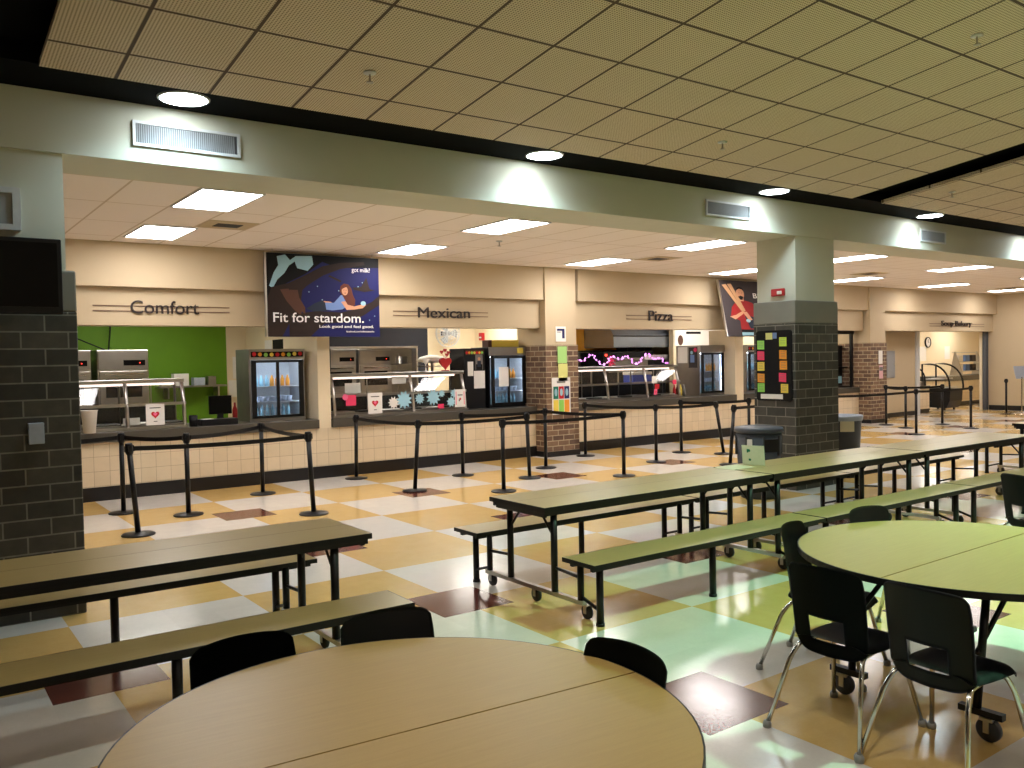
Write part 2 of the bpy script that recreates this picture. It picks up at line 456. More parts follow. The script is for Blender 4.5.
# piers
struct('wall_pier', boxes((5.45, 5.66, W+0.002, 13.5, 0.79, 2.385)), 'cream2')
struct('wall_pier', boxes((15.44, 15.72, W+0.002, 13.5, 0.79, 2.385)), 'cream2')
for x0, x1 in ((9.77, 10.50), (20.30, 21.0)):
    struct('wall_pier', boxes((x0-0.02, x1+0.02, 12.40, 13.3, 0.10, 2.07)), 'brick_brown')
    struct('wall_pier', boxes((x0, x1, 12.42, 13.3, 2.07, CZ)), 'cream')
    struct('wall_pier', boxes((x0-0.03, x1+0.03, 12.39, 13.3, 0.0, 0.10)), 'cove')
# partitions between the kitchens, back walls and the kitchen ceiling
YK = 16.5
struct('wall_kitchen', boxes((XL, 5.22, YK, YK+0.15, 0, 3.0)), 'green')
struct('wall_kitchen', boxes((5.22, 5.60, YK, YK+0.15, 0, 3.0)), 'cream2')
struct('wall_kitchen', boxes((5.60, 5.70, 13.5, 18.4, 0, 2.95)), 'cream2')
struct('wall_kitchen', boxes((5.70, 7.35, YK, YK+0.15, 0, 3.0), (7.35, 9.36, YK, YK+0.15, 2.14, 3.0), (9.36, 9.66, YK, YK+0.15, 0, 3.0)), 'navy')
struct('wall_kitchen', boxes((9.66, 10.9, YK, YK+0.15, 0, 3.0)), 'cream2')
struct('trim_4', boxes((7.33, 9.38, YK-0.03, YK+0.17, 2.11, 2.15), (9.345, 9.385, YK-0.03, YK+0.17, 0.9, 2.15)), 'steel')
struct('wall_kitchen', boxes((5.70, 10.9, 18.4, 18.5, 0, 3.0)), 'brushed')
struct('wall_kitchen', boxes((10.9, 11.0, 13.5, 18.4, 0, 2.95)), 'cream2')
struct('wall_kitchen', boxes((11.0, 15.3, YK, YK+0.15, 2.0, 2.95)), 'orange')
struct('wall_kitchen', boxes((11.0, 16.6, YK, YK+0.15, 0.0, 2.0), (15.3, 16.6, YK, YK+0.15, 2.0, 3.0)), 'brick_dark')
struct('wall_kitchen', boxes((16.05, 20.9, 15.2, 15.35, 0, 3.0)), 'cream2')
struct('wall_kitchen', boxes((22.6, 27.3, 17.2, 17.35, 0, 3.0)), 'brick_brown')
struct('wall_kitchen', boxes((20.9, 21.0, 13.36, 17.2, 0, 3.0), (21.0, 22.6, 17.2, 17.35, 0, 2.95)), 'cream')
struct('wall_kitchen', boxes((26.4, 26.55, 15.0, 18.5, 0, 3.0)), 'cream')
struct('wall_kitchen', boxes((XL, 33.5, 18.5, 18.6, 0, 3.0)), 'cream2')
struct('ceiling', boxes((XL, 33.5, 13.0, 18.6, 2.95, 3.05)), 'layin')

# ================================================================== LIGHT FITTINGS
def troffer_proto():
    t = thing('ceiling_light', '', 'ceiling light')
    bm = boxes((-0.31,-0.29,-0.56,0.56,-0.015,0.0),(0.29,0.31,-0.56,0.56,-0.015,0.0),(-0.29,0.29,-0.56,-0.54,-0.015,0.0),(-0.29,0.29,0.54,0.56,-0.015,0.0))
    mk('frame', bm, 'frame_white', t)
    mk('diffuser', boxes((-0.29,0.29,-0.54,0.54,-0.010,-0.002)), 'light_panel', t)
    return t
tp = troffer_proto(); first = True
names_front = {2.75: 'glowing ceiling panel nearest the grey column with the television', 6.35: 'glowing ceiling panel above and right of the dark blue banner, nearer the beam',
 10.08: 'glowing ceiling panel above the Pizza counter and left of the brick column, nearer the beam', 13.9: 'glowing ceiling panel just right of the brick column, the nearer and higher one',
 17.75: 'glowing ceiling panel right of the column, above the counter gap, nearer the beam', 21.9: 'glowing ceiling panel near the right edge of the photo, nearer the beam'}
names_back = {2.80: 'glowing ceiling panel above the Comfort sign, the one nearer the wall', 6.40: 'glowing ceiling panel just right of the dark blue banner, nearer the wall',
 10.12: 'glowing ceiling panel above the Mexican and Pizza signs, nearer the wall', 13.9: 'glowing ceiling panel just above the baseball player banner', 17.95: 'glowing ceiling panel right of the brick column, the lower one nearer the wall',
 21.9: 'glowing ceiling panel above the soup and bakery header, nearer the wall', 25.6: 'farthest glowing ceiling panel, beside the right wall'}
for row, y in ((names_front, 8.87), (names_back, 11.35)):
    for x, lab in row.items():
        if first: tp.location = (x, y, CZ); tp['label'] = lab; tp['group'] = 'ceiling light panels over the serving line'; first = False
        else: dup(tp, (x, y, CZ), 0, lab, 'ceiling light panels over the serving line')
# kitchen lights
def kitchen_light(x, y, lab):
    t = thing('kitchen_light', lab, 'ceiling light', (x, y, 2.95), 0, 'kitchen ceiling lights')
    mk('frame', boxes((-0.62,0.62,-0.32,-0.3,-0.02,0),(-0.62,0.62,0.3,0.32,-0.02,0),(-0.62,-0.6,-0.3,0.3,-0.02,0),(0.6,0.62,-0.3,0.3,-0.02,0)), 'frame_white', t)
    mk('diffuser', boxes((-0.6,0.6,-0.3,0.3,-0.012,-0.003)), 'kitchen_light', t)
for x, y, l in ((3.4, 14.6, 'kitchen light panel behind the Comfort counter'), (8.3, 14.4, 'kitchen light panel behind the Mexican counter'), (10.0, 15.2, 'kitchen light panel over the wall fan side of the Mexican kitchen'),
    (8.3, 17.4, 'kitchen light panel in the room beyond the pass-through window'),
    (12.4, 14.4, 'kitchen light panel behind the left half of the Pizza counter'), (16.3, 14.2, 'kitchen light panel behind the Pizza counter menu wall'), (19.0, 14.3, 'kitchen light panel behind the column station'), (24.5, 15.4, 'kitchen light panel behind the counter gap'), (26.6, 14.9, 'kitchen light panel over the curved bakery case'), (30.2, 16.2, 'kitchen light panel over the bakery clock'), (28.3, 16.4, 'added fill panel, unseen, between the bakery case and the clock'), (33.2, 16.2, 'added fill panel, unseen, right of the bakery clock')):  # last two are unseen fill panels, added to brighten the bakery walls
    kitchen_light(x, y, l)

LAMP_COL = (0.80, 1.0, 0.90)
def downlight(x, y, z, lab, power, col, group, spot=2.5):
    t = thing('downlight', lab, 'ceiling light', (x, y, z), 0, group)
    bm = bmesh.new(); lathe(bm, [(0.17, -0.010), (0.185, -0.010), (0.19, 0.0), (0.17, 0.0), (0.17, -0.010)], n=32)
    mk('trim_ring', bm, 'frame_white', t, smooth=True)
    bm = bmesh.new(); lathe(bm, [(0, -0.012), (0.165, -0.012), (0.169, -0.002), (0, -0.002)], n=32)
    mk('lens', bm, 'down_lens', t)
    ld = bpy.data.lights.new('lamp', 'SPOT'); ld.energy = power; ld.color = col; ld.spot_size = spot; ld.spot_blend = 0.55; ld.shadow_soft_size = 0.12
    lo = bpy.data.objects.new('lamp', ld); link(lo, t); lo.location = (0, 0, -0.03)
for x, lab in ((1.85, 'round downlight in the black strip, leftmost of the row above the beam'), (5.28, 'round downlight in the black strip, second from the left, above the beam middle'),
               (8.86, 'round downlight in the black strip just above and left of the brick column'), (12.5, 'round downlight in the black strip right of the brick column'), (16.1, 'round downlight in the black strip at the right edge of the photo')):
    downlight(x, 6.68, 3.82, lab, 52, (0.62, 0.88, 1.0), 'round downlights in the black ceiling strip', 2.55)
for k, (x, p, lc) in enumerate(((1.6, 150, (1.0, 0.98, 0.86)), (5.9, 680, (0.38, 1.0, 0.58)), (9.2, 330, (0.55, 1.0, 0.68)), (12.6, 300, (0.85, 1.0, 0.85)))):
    downlight(x, 2.05, slopez(2.05, 3.95)-0.02, ('first', 'second', 'third', 'fourth')[k] + ' downlight from the left in the ceiling gap over the round tables', p, lc, 'downlights over the round tables', 1.95)
for k, (x, p) in enumerate(((0.6, 260), (5.5, 210), (10.5, 210), (16.0, 260))):  # unseen rear row, added as fill to lift the dining ceiling
    downlight(x, -4.6, slopez(-4.6, 3.95)-0.02, ('first', 'second', 'third', 'fourth')[k] + ' added fill light from the left, unseen in the rear of the dining hall', p, (1.0, 0.87, 0.76), 'added rear hall fill lights', 2.8)

# ================================================================== THINGS ON THE BEAM AND COLUMNS
def beam_vent(x0, x1, lab):
    t = thing('air_vent', lab, 'vent', ((x0+x1)/2, YB0, 3.50), 0, 'supply vents on the beam'); w = (x1-x0)/2; h = 0.19
    mk('frame', boxes((-w, w, -0.02, -0.001, 0, 0.022), (-w, w, -0.02, -0.001, h-0.022, h), (-w, -w+0.022, -0.02, -0.001, 0.022, h-0.022), (w-0.022, w, -0.02, -0.001, 0.022, h-0.022)), 'frame_white', t)
    mk('backing', boxes((-w+0.02, w-0.02, -0.004, -0.001, 0.02, h-0.02)), 'vent_back', t)
    bm = bmesh.new(); n = int((2*w-0.06)/0.016)
    for k in range(n):
        x = -w + 0.03 + k*0.016; box(bm, x, x+0.008, -0.014, -0.004, 0.022, h-0.022)
    mk('louvre', bm, 'vent_grey', t)
beam_vent(1.55, 2.37, 'long white-framed air vent on the beam beside the leftmost downlight')
beam_vent(7.97, 8.79, 'air vent on the beam just left of the brick column')
beam_vent(12.8, 13.55, 'small grey air vent on the beam far right')

t = thing('flat_screen_television', 'black flat screen television mounted on the left brick column', 'television', (0.45, 6.86, 2.2))
mk('housing', boxes((-0.57, 0.565, -0.04, 0.03, 0, 0.53)), 'black_plastic', t, bevel=0.008)
mk('screen', boxes((-0.54, 0.535, -0.043, -0.0401, 0.05, 0.50)), 'screen', t)
mk('wall_bracket', boxes((-0.2, 0.2, 0.03, 0.139, 0.12, 0.42)), 'black_metal', t)
t = thing('wall_speaker', 'white framed speaker grille high on the left column above the television', 'speaker', (0.60, YB0+0.02, 2.80))
mk('frame', boxes((-0.3, -0.26, -0.03, 0, 0, 0.30), (0.14, 0.19, -0.03, 0, 0, 0.30), (-0.26, 0.14, -0.03, 0, 0, 0.04), (-0.26, 0.14, -0.03, 0, 0.26, 0.30)), 'frame_white', t)
mk('grille', boxes((-0.26, 0.14, -0.018, 0, 0.04, 0.26)), 'vent_grey', t)
t = thing('notice_box', 'small pale blue metal box fixed to the bricks of the left column', 'box', (0.835, YB0, 1.28))
mk('cover', boxes((-0.05, 0.05, -0.05, -0.001, 0, 0.15)), 'liner', t, bevel=0.004)
bm = bmesh.new()
for k in range(5): box(bm, 0.0495, 0.054, -0.042, -0.012, 0.018+k*0.026, 0.030+k*0.026)
mk('slot', bm, 'black_metal', t)

# board on the left face of the right column
xf = 9.70
def side(y, z, x=xf): return Plane((x, y, z), (0, -1, 0))   # faces -X, u runs towards -Y (to the right in view)
t = thing('notice_board', 'black board with rounded corners and sticky notes on the brick column', 'notice board', (xf, 7.335, 1.19))
pl = Plane((0, 0.285, 0), (0, -1, 0))
pts = []
for cx_, cy_, a0 in ((0.53, 0.91, 0), (0.04, 0.91, 90), (0.04, 0.04, 180), (0.53, 0.04, 270)):
    for k in range(5):
        a = math.radians(a0 + k*22.5); pts.append((cx_ + 0.04*math.cos(a), cy_ + 0.04*math.sin(a)))
bm = bmesh.new(); A = [bm.verts.new(pl.p(u, v, 0.002)) for u, v in pts]; B = [bm.verts.new(pl.p(u, v, 0.022)) for u, v in pts]
bm.faces.new(A[::-1]); bm.faces.new(B)
for i in range(len(pts)): bm.faces.new([A[i], A[(i+1) % len(pts)], B[(i+1) % len(pts)], B[i]])
bmesh.ops.recalc_face_normals(bm, faces=bm.faces[:])
mk('panel', bm, ink('dark'), t)
notes = [(0.02, 0.70, 'green', 'top left, green'), (0.02, 0.555, 'pink2', 'left column, pink'), (0.02, 0.405, 'yellow', 'left column, yellow'), (0.02, 0.25, 'orange', 'left column, orange'), (0.02, 0.115, 'green', 'bottom left, green'),
         (0.38, 0.735, 'lime', 'top right, lime green'), (0.38, 0.565, 'orange', 'right column, orange, just under the lime one'), (0.385, 0.42, 'orange', 'right column, orange, above the pink one'), (0.37, 0.26, 'pink2', 'right column, pink'), (0.40, 0.11, 'yellow', 'bottom right, mustard yellow')]
for k, (u, v, c, lab) in enumerate(notes):
    o = Plane((xf, 7.335+0.285, 1.19), (0, -1, 0)); bm = bmesh.new()
    nt = thing('sticky_note', 'sticky note on the black column board: ' + lab, 'sticky note', (xf-0.0235, 7.335+0.285-u, 1.19+v), 0, 'sticky notes on the column board')
    q = Plane((0, 0, 0), (0, -1, random.uniform(-0.06, 0.06)), (0, 0, 1)); sheet(bm, q, 0, 0.115, 0, 0.12, 0, 0.0015)
    mk('paper', bm, ink(c), nt)
    bm = bmesh.new(); shapes(bm, q, [(0, rect(0.02, 0.095, 0.03+j*0.022, 0.034+j*0.022)) for j in range(4)], 0.002); mk('handwriting', bm, ink('grey'), nt)
bm = bmesh.new(); q = Plane((xf, 7.335+0.285, 1.19), (0, -1, 0)); sheet(bm, q, 0.07, 0.43, 0.025, 0.09, 0.0235, 0.025)
tag(mk('caption_strip', bm, 'paper'), 'white printed caption strip along the bottom of the black column board', 'paper')
bm = bmesh.new(); sheet(bm, q, 0.16, 0.27, 0.83, 0.92, 0.0235, 0.025)
tag(mk('picture_card', bm, ink('yellowpaper')), 'pale yellow card at the top of the black column board', 'card')
bm = bmesh.new(); sheet(bm, q, 0.275, 0.34, 0.84, 0.92, 0.0235, 0.025)
tag(mk('picture_card', bm, ink('dress')), 'small blue picture card at the top of the black column board', 'card')
t = thing('fire_alarm', 'red fire alarm strobe on the upper left face of the brick column', 'fire alarm', (xf+0.04, 7.28, 2.60))
mk('housing', boxes((-0.05, 0.0, -0.10, 0.10, 0, 0.10)), 'red', t, bevel=0.01)
mk('strobe_lens', boxes((-0.068, -0.05, -0.08, -0.01, 0.02, 0.065)), 'paper', t, bevel=0.006)

# sprinkler heads
def sprinkler(x, y, z, lab, group='sprinkler heads'):
    t = thing('sprinkler_head', lab, 'sprinkler', (x, y, z), 0, group)
    bm = bmesh.new(); lathe(bm, [(0, 0), (0.045, 0), (0.045, -0.01), (0.02, -0.015), (0, -0.015)], n=16); mk('escutcheon', bm, 'frame_white', t, smooth=True)
    bm = bmesh.new(); tube(bm, [(0, 0, -0.012), (0, 0, -0.07)], 0.007, 8); lathe(bm, [(0, -0.07), (0.026, -0.07), (0.026, -0.075), (0, -0.075)], n=12); mk('deflector', bm, 'brushed', t)
for x, y, lab in ((2.87, 5.64, 'sprinkler in the sloped ceiling nearest the left'), (6.67, 5.63, 'sprinkler in the sloped ceiling above the third downlight'), (6.78, 3.25, 'sprinkler in the sloped ceiling at the upper right corner of the photo'), (11.3, 5.74, 'sprinkler in the far ceiling section beyond the black cross strip')):
    sprinkler(x, y, slopez(y), lab)
sprinkler(7.06, 10.0, CZ, 'sprinkler in the pale ceiling over the Mexican counter')
sprinkler(13.5, 9.0, CZ, 'sprinkler in the pale ceiling beside the column')
def diffuser(x, y, lab):
    t = thing('ceiling_vent', lab, 'vent', (x, y, CZ), 0, 'air diffusers in the pale ceiling')
    bm = boxes((-0.29, 0.29, -0.29, 0.29, -0.006, -0.001)); mk('plate', bm, 'cream', t)
    bm = bmesh.new()
    for k in range(5): box(bm, -0.15, 0.15, -0.11+k*0.05, -0.09+k*0.05, -0.014, -0.006)
    mk('slat', bm, 'vent_back', t)
diffuser(3.35, 10.4, 'air diffuser beside the glowing panel over the Comfort counter'); diffuser(10.75, 10.5, 'air diffuser over the Pizza counter'); diffuser(17.0, 10.4, 'air diffuser right of the brick column'); diffuser(24.8, 11.0, 'air diffuser near the right wall')

# ================================================================== STATION SIGNS
def sign(word, x0, x1, z0, z1, rx0, rx1, lab):
    t = thing('station_sign', lab, 'sign', ((rx0+rx1)/2, 12.58, z0), 0, 'station signs on the header')
    cx = (rx0+rx1)/2; pl = Plane((0, 0, 0), (1, 0, 0))
    text(word, pl, x0-cx, 0.0, x1-x0, z1-z0, 0.02, 'lettering', t, 'lettering', 0.012)
    for dz in (0.025, 0.095):
        o = mk('rail', boxes((rx0-cx, rx1-cx, -0.012, -0.001, dz, dz+0.014)), 'line', t)
sign('Comfort', 2.69, 3.60, 2.545, 2.725, 2.22, 4.04, 'Comfort sign in dark letters over two thin rails')
sign('Mexican', 7.18, 8.21, 2.545, 2.72, 6.72, 8.60, 'Mexican sign in dark letters over two thin rails')
sign('Pizza', 12.56, 13.26, 2.55, 2.76, 11.95, 13.84, 'Pizza sign in dark letters over two thin rails')
sign('Soup\u00b7Bakery', 24.1, 25.8, 2.49, 2.68, 23.5, 26.6, 'Soup and Bakery sign on the far right header')

# ================================================================== BANNERS
def milk_banner():
    x0, x1, z0, z1, y = 4.47, 6.28, 2.215, 3.44, 12.22
    t = thing('hanging_banner', 'large dark blue hanging banner reading Fit for stardom', 'banner', ((x0+x1)/2, y, z0))
    w, h = x1-x0, z1-z0; pl = Plane((-w/2, -0.016, 0), (1, 0, 0))
    mk('panel', boxes((-w/2, w/2, -0.015, 0.015, 0, h)), ink('night'), t)
    mk('side_rail', boxes((-w/2-0.03, -w/2, -0.02, 0.02, 0.0, h)), 'steel', t)
    mk('hanger', boxes((-w/2+0.1, -w/2+0.105, -0.003, 0.003, h, CZ-z0), (w/2-0.105, w/2-0.1, -0.003, 0.003, h, CZ-z0)), 'steel', t)
    mats = ['night', 'branch', 'moon', 'brown', 'skin', 'dress', 'hair', 'jeans', 'wood', 'dark']
    A = lambda pts: [(u/1000.0*w, (1-v/760.0)*h) for u, v in pts]
    polys = [(9, A([(0,0),(1000,0),(1000,90),(620,110),(480,60),(330,180),(60,330),(0,420)])),
      (2, A([(20,300),(60,180),(100,110),(90,30),(160,10),(200,60),(250,20),(390,10),(400,90),(350,150),(260,130),(240,70),(190,110),(150,180),(90,240),(50,320)])),
      (1, A([(0,420),(40,310),(180,270),(330,190),(480,100),(640,60),(860,40),(870,70),(640,120),(480,190),(340,290),(300,330),(260,620),(180,640),(120,760),(0,760)])),
      (1, A([(180,760),(180,560),(420,520),(640,530),(800,490),(930,420),(1000,360),(1000,450),(840,560),(680,620),(480,640),(360,760)])),
      (3, A([(110,330),(180,320),(240,420),(300,500),(280,560),(230,520),(160,430)])), (3, A([(190,330),(260,330),(270,400),(320,490),(320,550),(280,520),(210,420)])),
      (7, A([(330,500),(400,450),(470,420),(510,430),(515,515),(400,525)])),
      (5, A([(495,430),(530,440),(575,440),(610,400),(640,365),(690,370),(715,420),(700,470),(650,500),(560,512),(505,505)])),
      (4, A([(480,425),(540,430),(560,440),(500,440)])),
      (6, A([(630,330),(640,280),(670,255),(710,262),(738,300),(750,360),(772,410),(765,460),(735,500),(715,480),(690,440),(655,370)])),
      (4, A(disc(677, 325, 29, 42))), (6, A([(640,320),(645,285),(672,262),(705,270),(712,300),(690,288),(662,300)])),
      (6, A([(702,290),(735,300),(755,400),(770,450),(740,490),(710,400)])),
      (4, A([(640,430),(680,420),(700,455),(760,470),(820,455),(850,440),(870,455),(840,485),(760,500),(690,505)])),
      (1, A([(540,180),(650,230),(640,245),(530,195)])), (1, A([(750,290),(830,280),(880,190),(910,300),(960,310),(860,330),(760,310)])),
      (2, A(disc(845, 440, 24, 22)))]
    for (u, v) in ((355,345),(470,415),(620,325),(800,280),(840,240),(860,440),(430,290),(950,560),(900,600)): polys.append((2, A(disc(u, v, 5, 5, 8))))
    # laugh lines of the face: eyes and mouth
    polys += [(9, A(disc(667, 318, 4, 3, 8))), (9, A(disc(688, 318, 4, 3, 8))), (3, A([(667,343),(689,343),(678,350)]))]
    bm = bmesh.new(); shapes(bm, pl, polys, 0.001, 0.0004); mk('printed_artwork', bm, [ink(k) for k in mats], t)
    text('Fit for stardom.', pl, 0.045*w, 0.175*h, 0.80*w, 0.115*h, 0.002, 'white_ink', t, 'headline', 0.012, 0.008)
    text('Look good and feel good.', pl, 0.44*w, 0.10*h, 0.50*w, 0.045*h, 0.002, 'white_ink', t, 'subheading', 0.004, 0.01)
    text('facebook.com/milkmustache', pl, 0.68*w, 0.055*h, 0.26*w, 0.022*h, 0.002, 'white_ink', t, 'small_print', 0.012)
    text('got milk?', pl, 0.745*w, 0.80*h, 0.17*w, 0.07*h, 0.002, 'white_ink', t, 'slogan')
milk_banner()
def bat_banner():
    x0, x1, z0, z1, y = 14.25, 16.1, 2.21, 3.44, 12.2
    t = thing('hanging_banner', 'hanging banner of a baseball player in red, partly behind the brick column', 'banner', ((x0+x1)/2, y, z0))
    t.rotation_euler = (-0.20, 0, 0); t.location = (t.location.x, y-0.25, z0)
    w, h = x1-x0, z1-z0; pl = Plane((-w/2, -0.016, 0), (1, 0, 0))
    mk('panel', boxes((-w/2, w/2, -0.015, 0.015, 0, h)), ink('charcoal'), t)
    mk('side_rail', boxes((-w/2-0.03, -w/2, -0.02, 0.02, 0.0, h)), 'steel', t)
    mk('hanger', boxes((-w/2+0.1, -w/2+0.105, -0.003, 0.003, h, h+0.06), (w/2-0.105, w/2-0.1, -0.003, 0.003, h, h+0.06)), 'steel', t)
    mats = ['charcoal', 'shirt', 'skin', 'wood', 'jeans', 'moon', 'dark']; A = lambda pts: [(u/1000.0*w, (1-v/1000.0)*h) for u, v in pts]
    polys = [(1, A([(150,480),(240,380),(370,350),(520,390),(590,480),(620,640),(560,700),(520,920),(250,920),(260,720),(170,680),(110,640)])),
      (1, A([(110,640),(150,480),(240,400),(220,580),(200,660)])), (4, A([(350,640),(470,640),(600,700),(560,860),(420,860)])),
      (2, A([(90,650),(180,700),(330,600),(350,540),(300,560),(200,620)])), (2, A([(320,560),(400,560),(480,700),(420,720)])),
      (2, A(disc(335, 230, 70, 110))), (2, A(rect(300, 380, 300, 370))), (6, A([(265,190),(290,130),(340,110),(390,140),(405,200),(380,160),(330,145),(290,165)])), (6, A([(290,290),(335,270),(385,290),(360,345),(320,345)])),
      (3, A([(40,90),(110,70),(340,520),(330,560),(300,540)])), (3, A([(130,70),(200,60),(380,540),(350,560),(330,520)])), (5, A(disc(400, 720, 40, 30))),
      (6, A([(250,880),(560,880),(560,930),(250,930)])), (5, A([(250,930),(1000,930),(1000,970),(250,985)])), (6, A(disc(315, 222, 9, 5, 8))), (6, A(disc(356, 222, 9, 5, 8)))]
    bm = bmesh.new(); shapes(bm, pl, polys, 0.001, 0.0004); mk('printed_artwork', bm, [ink(k) for k in mats], t)
    text('Big', pl, 0.555*w, 0.66*h, 0.17*w, 0.12*h, 0.002, 'white_ink', t, 'headline', 0.012, 0.01)
bat_banner()
# ================================================================== SERVING COUNTERS
for a, b, lab in ((XL, 5.44, 'dark grey worktop of the Comfort counter, leftmost'), (5.67, 9.80, 'dark grey worktop of the Mexican counter between the cream pier and the brick pier'),
                  (10.62, 15.43, 'dark grey worktop of the Pizza counter'), (15.73, 20.26, 'dark grey worktop behind the big brick column')):
    tag(mk('countertop', boxes((a, b, W-0.05, 13.75, 0.792, 0.93)), 'countertop', bevel=0.006), lab, 'countertop', 'serving worktops')

def sneeze_guard(x0, x1, posts, lab, warm=False):
    t = thing('sneeze_guard', lab, 'sneeze guard', ((x0+x1)/2, 12.80, 0.936), 0, 'sneeze guards on the counters'); w = (x1-x0)/2; cx = (x0+x1)/2
    for p in posts:
        x = p - cx; bm = bmesh.new()
        tube(bm, [(x, 0.0, 0.0), (x, 0.05, 0.34), (x, 0.14, 0.68)], 0.026, 8); tube(bm, [(x, 0.14, 0.68), (x, 0.52, 0.68), (x, 0.52, 0.0)], 0.018, 8)
        mk('post', bm, 'steel', t, smooth=True)
    mk('top_shelf', boxes((-w, w, 0.10, 0.54, 0.645, 0.70)), 'steel', t, bevel=0.005)
    mk('middle_rail', boxes((-w, w, 0.03, 0.075, 0.325, 0.365)), 'steel', t)
    mk('bottom_rail', boxes((-w, w, -0.03, 0.01, 0.0, 0.035)), 'steel', t)
    ps = sorted(posts)
    for a, b in zip(ps, ps[1:]):
        a -= cx; b -= cx; bm = bmesh.new()
        v = [bm.verts.new(p) for p in ((a+0.02, 0.0, 0.04), (b-0.02, 0.0, 0.04), (b-0.02, 0.045, 0.32), (a+0.02, 0.045, 0.32))]; bm.faces.new(v)
        v = [bm.verts.new(p) for p in ((a+0.02, 0.055, 0.37), (b-0.02, 0.055, 0.37), (b-0.02, 0.13, 0.645), (a+0.02, 0.13, 0.645))]; bm.faces.new(v)
        mk('glass_pane', bm, 'glass', t)
        mk('thin_divider', boxes(((a+b)/2-0.008, (a+b)/2+0.008, 0.30, 0.316, 0.085, 0.644)), 'steel', t)
    mk('food_well', boxes((-w+0.02, w-0.02, 0.09, 0.48, 0.0, 0.06)), 'brushed', t)
    mk('heat_lamp', boxes((-w+0.1, w-0.1, 0.26, 0.32, 0.61, 0.644)), 'warm_strip' if warm else 'steel', t)
    n = int((x1-x0)/0.42)
    for k in range(n):
        xx = -w + 0.1 + k*0.42; mk('food_pan', boxes((xx, xx+0.34, 0.12, 0.45, 0.06, 0.085)), 'black_metal' if k % 2 else 'steel', t, bevel=0.01)
    mk('back_panel', boxes((-w+0.02, w-0.02, 0.505, 0.515, 0.0, 0.30)), 'black_plastic', t)
    return t
sneeze_guard(0.9, 3.46, (0.95, 2.66, 3.43), 'steel and glass sneeze guard on the Comfort counter, leftmost', True)
sneeze_guard(5.72, 8.28, (5.76, 7.2, 8.24), 'steel and glass sneeze guard on the Mexican counter with paper cut-outs', True)
sneeze_guard(10.72, 13.75, (10.76, 11.65, 12.75, 13.7), 'steel and glass sneeze guard on the Pizza counter topped with pink lights', True)

def paper_on(name, x, z, w, h, mat, lab, y=12.785, art=None, tilt=0.0, group=None, cat='paper'):
    """a thin sheet facing the hall, lower edge at z"""
    pl = Plane((0, 0, 0), (1, 0, 0), (tilt, 0.0, 1.0)); t = thing(name, lab, cat, (x, y, z), 0, group)
    bm = bmesh.new(); sheet(bm, pl, -w/2, w/2, 0, h, 0, 0.002); mk('sheet', bm, mat, t)
    if art:
        bm = bmesh.new(); names = [a[0] for a in art]; shapes(bm, pl, [(i, a[1]) for i, a in enumerate(art)], 0.0025, 0.0005)
        mk('print', bm, [ink(n) for n in names], t)
    return t
def heart_art(w, h): return [('red', heart(0, h*0.5, w*0.24)), ('pink', heart(0, h*0.52, w*0.12))] + [('dark', rect(-w*0.3, w*0.3, h*0.8, h*0.84)), ('grey', rect(-w*0.1, w*0.1, h*0.16, h*0.2))]
paper_on('heart_notice', 3.02, 0.985, 0.25, 0.30, 'paper', 'white sheet with a red heart on the Comfort sneeze guard', art=heart_art(0.25, 0.30))
paper_on('notice', 2.72, 1.0, 0.22, 0.1, 'paper', 'small blank white card low on the Comfort sneeze guard', y=12.86)
paper_on('pink_note', 6.03, 1.12, 0.18, 0.17, ink('pink2'), 'bright pink note on the left of the Mexican sneeze guard', art=[('pink', disc(-0.1, 0.14, 0.05))])
paper_on('heart_notice', 6.46, 0.97, 0.26, 0.34, 'paper', 'white sheet with a red heart on the Mexican sneeze guard', art=heart_art(0.26, 0.34))
def cutout(x, z, r, c, lab, n=11):
    pl = Plane((0, 0, 0), (1, 0, 0)); bm = bmesh.new()
    P = star(0, 0, r, 0.62, n); A = [bm.verts.new(pl.p(a, b, 0)) for a, b in P]; B = [bm.verts.new(pl.p(a, b, 0.003)) for a, b in P]
    bm.faces.new(A[::-1]); bm.faces.new(B)
    for i in range(len(P)): bm.faces.new([A[i], A[(i+1) % len(P)], B[(i+1) % len(P)], B[i]])
    bmesh.ops.recalc_face_normals(bm, faces=bm.faces[:])
    tag(mk('paper_cutout', bm, c, loc=(x, 12.782, z)), lab, 'paper cut-out', 'paper bursts on the Mexican sneeze guard')
cutout(6.80, 1.13, 0.11, 'paper', 'white paper burst on the Mexican sneeze guard')
cutout(7.00, 1.17, 0.16, ink('blue'), 'largest pale blue paper burst, beside the white one')
cutout(7.30, 1.18, 0.10, ink('blue'), 'small pale blue paper burst between two larger ones')
cutout(7.57, 1.19, 0.15, ink('blue'), 'pale blue paper burst just left of the middle steel post')
cutout(8.02-0.3+0.02, 1.25, 0.0701, ink('blue'), 'tiny pale blue paper burst right of the middle steel post', 9)
cutout(7.93, 1.10, 0.10, ink('blue'), 'lowest pale blue paper burst, right of the middle post', 9)
cutout(8.0, 1.24, 0.09, ink('blue'), 'pale blue paper burst beside the pink printed sheet', 9)
paper_on('pink_note', 7.72, 0.99, 0.12, 0.08, ink('pink2'), 'tiny pink note low beside the middle post of the Mexican sneeze guard')
paper_on('printed_sheet', 8.23-0.12, 1.0, 0.22, 0.31, 'paper', 'white and pink printed sheet at the right end of the Mexican sneeze guard', y=12.774, art=[('pink', rect(-0.09, -0.075, 0.04, 0.27)), ('pink', rect(0.075, 0.09, 0.04, 0.27)), ('red', disc(0.0, 0.14, 0.02)), ('paper' if False else 'grey', rect(-0.05, 0.05, 0.2, 0.22)), ('dark', rect(-0.03, -0.01, 0.1, 0.13))])
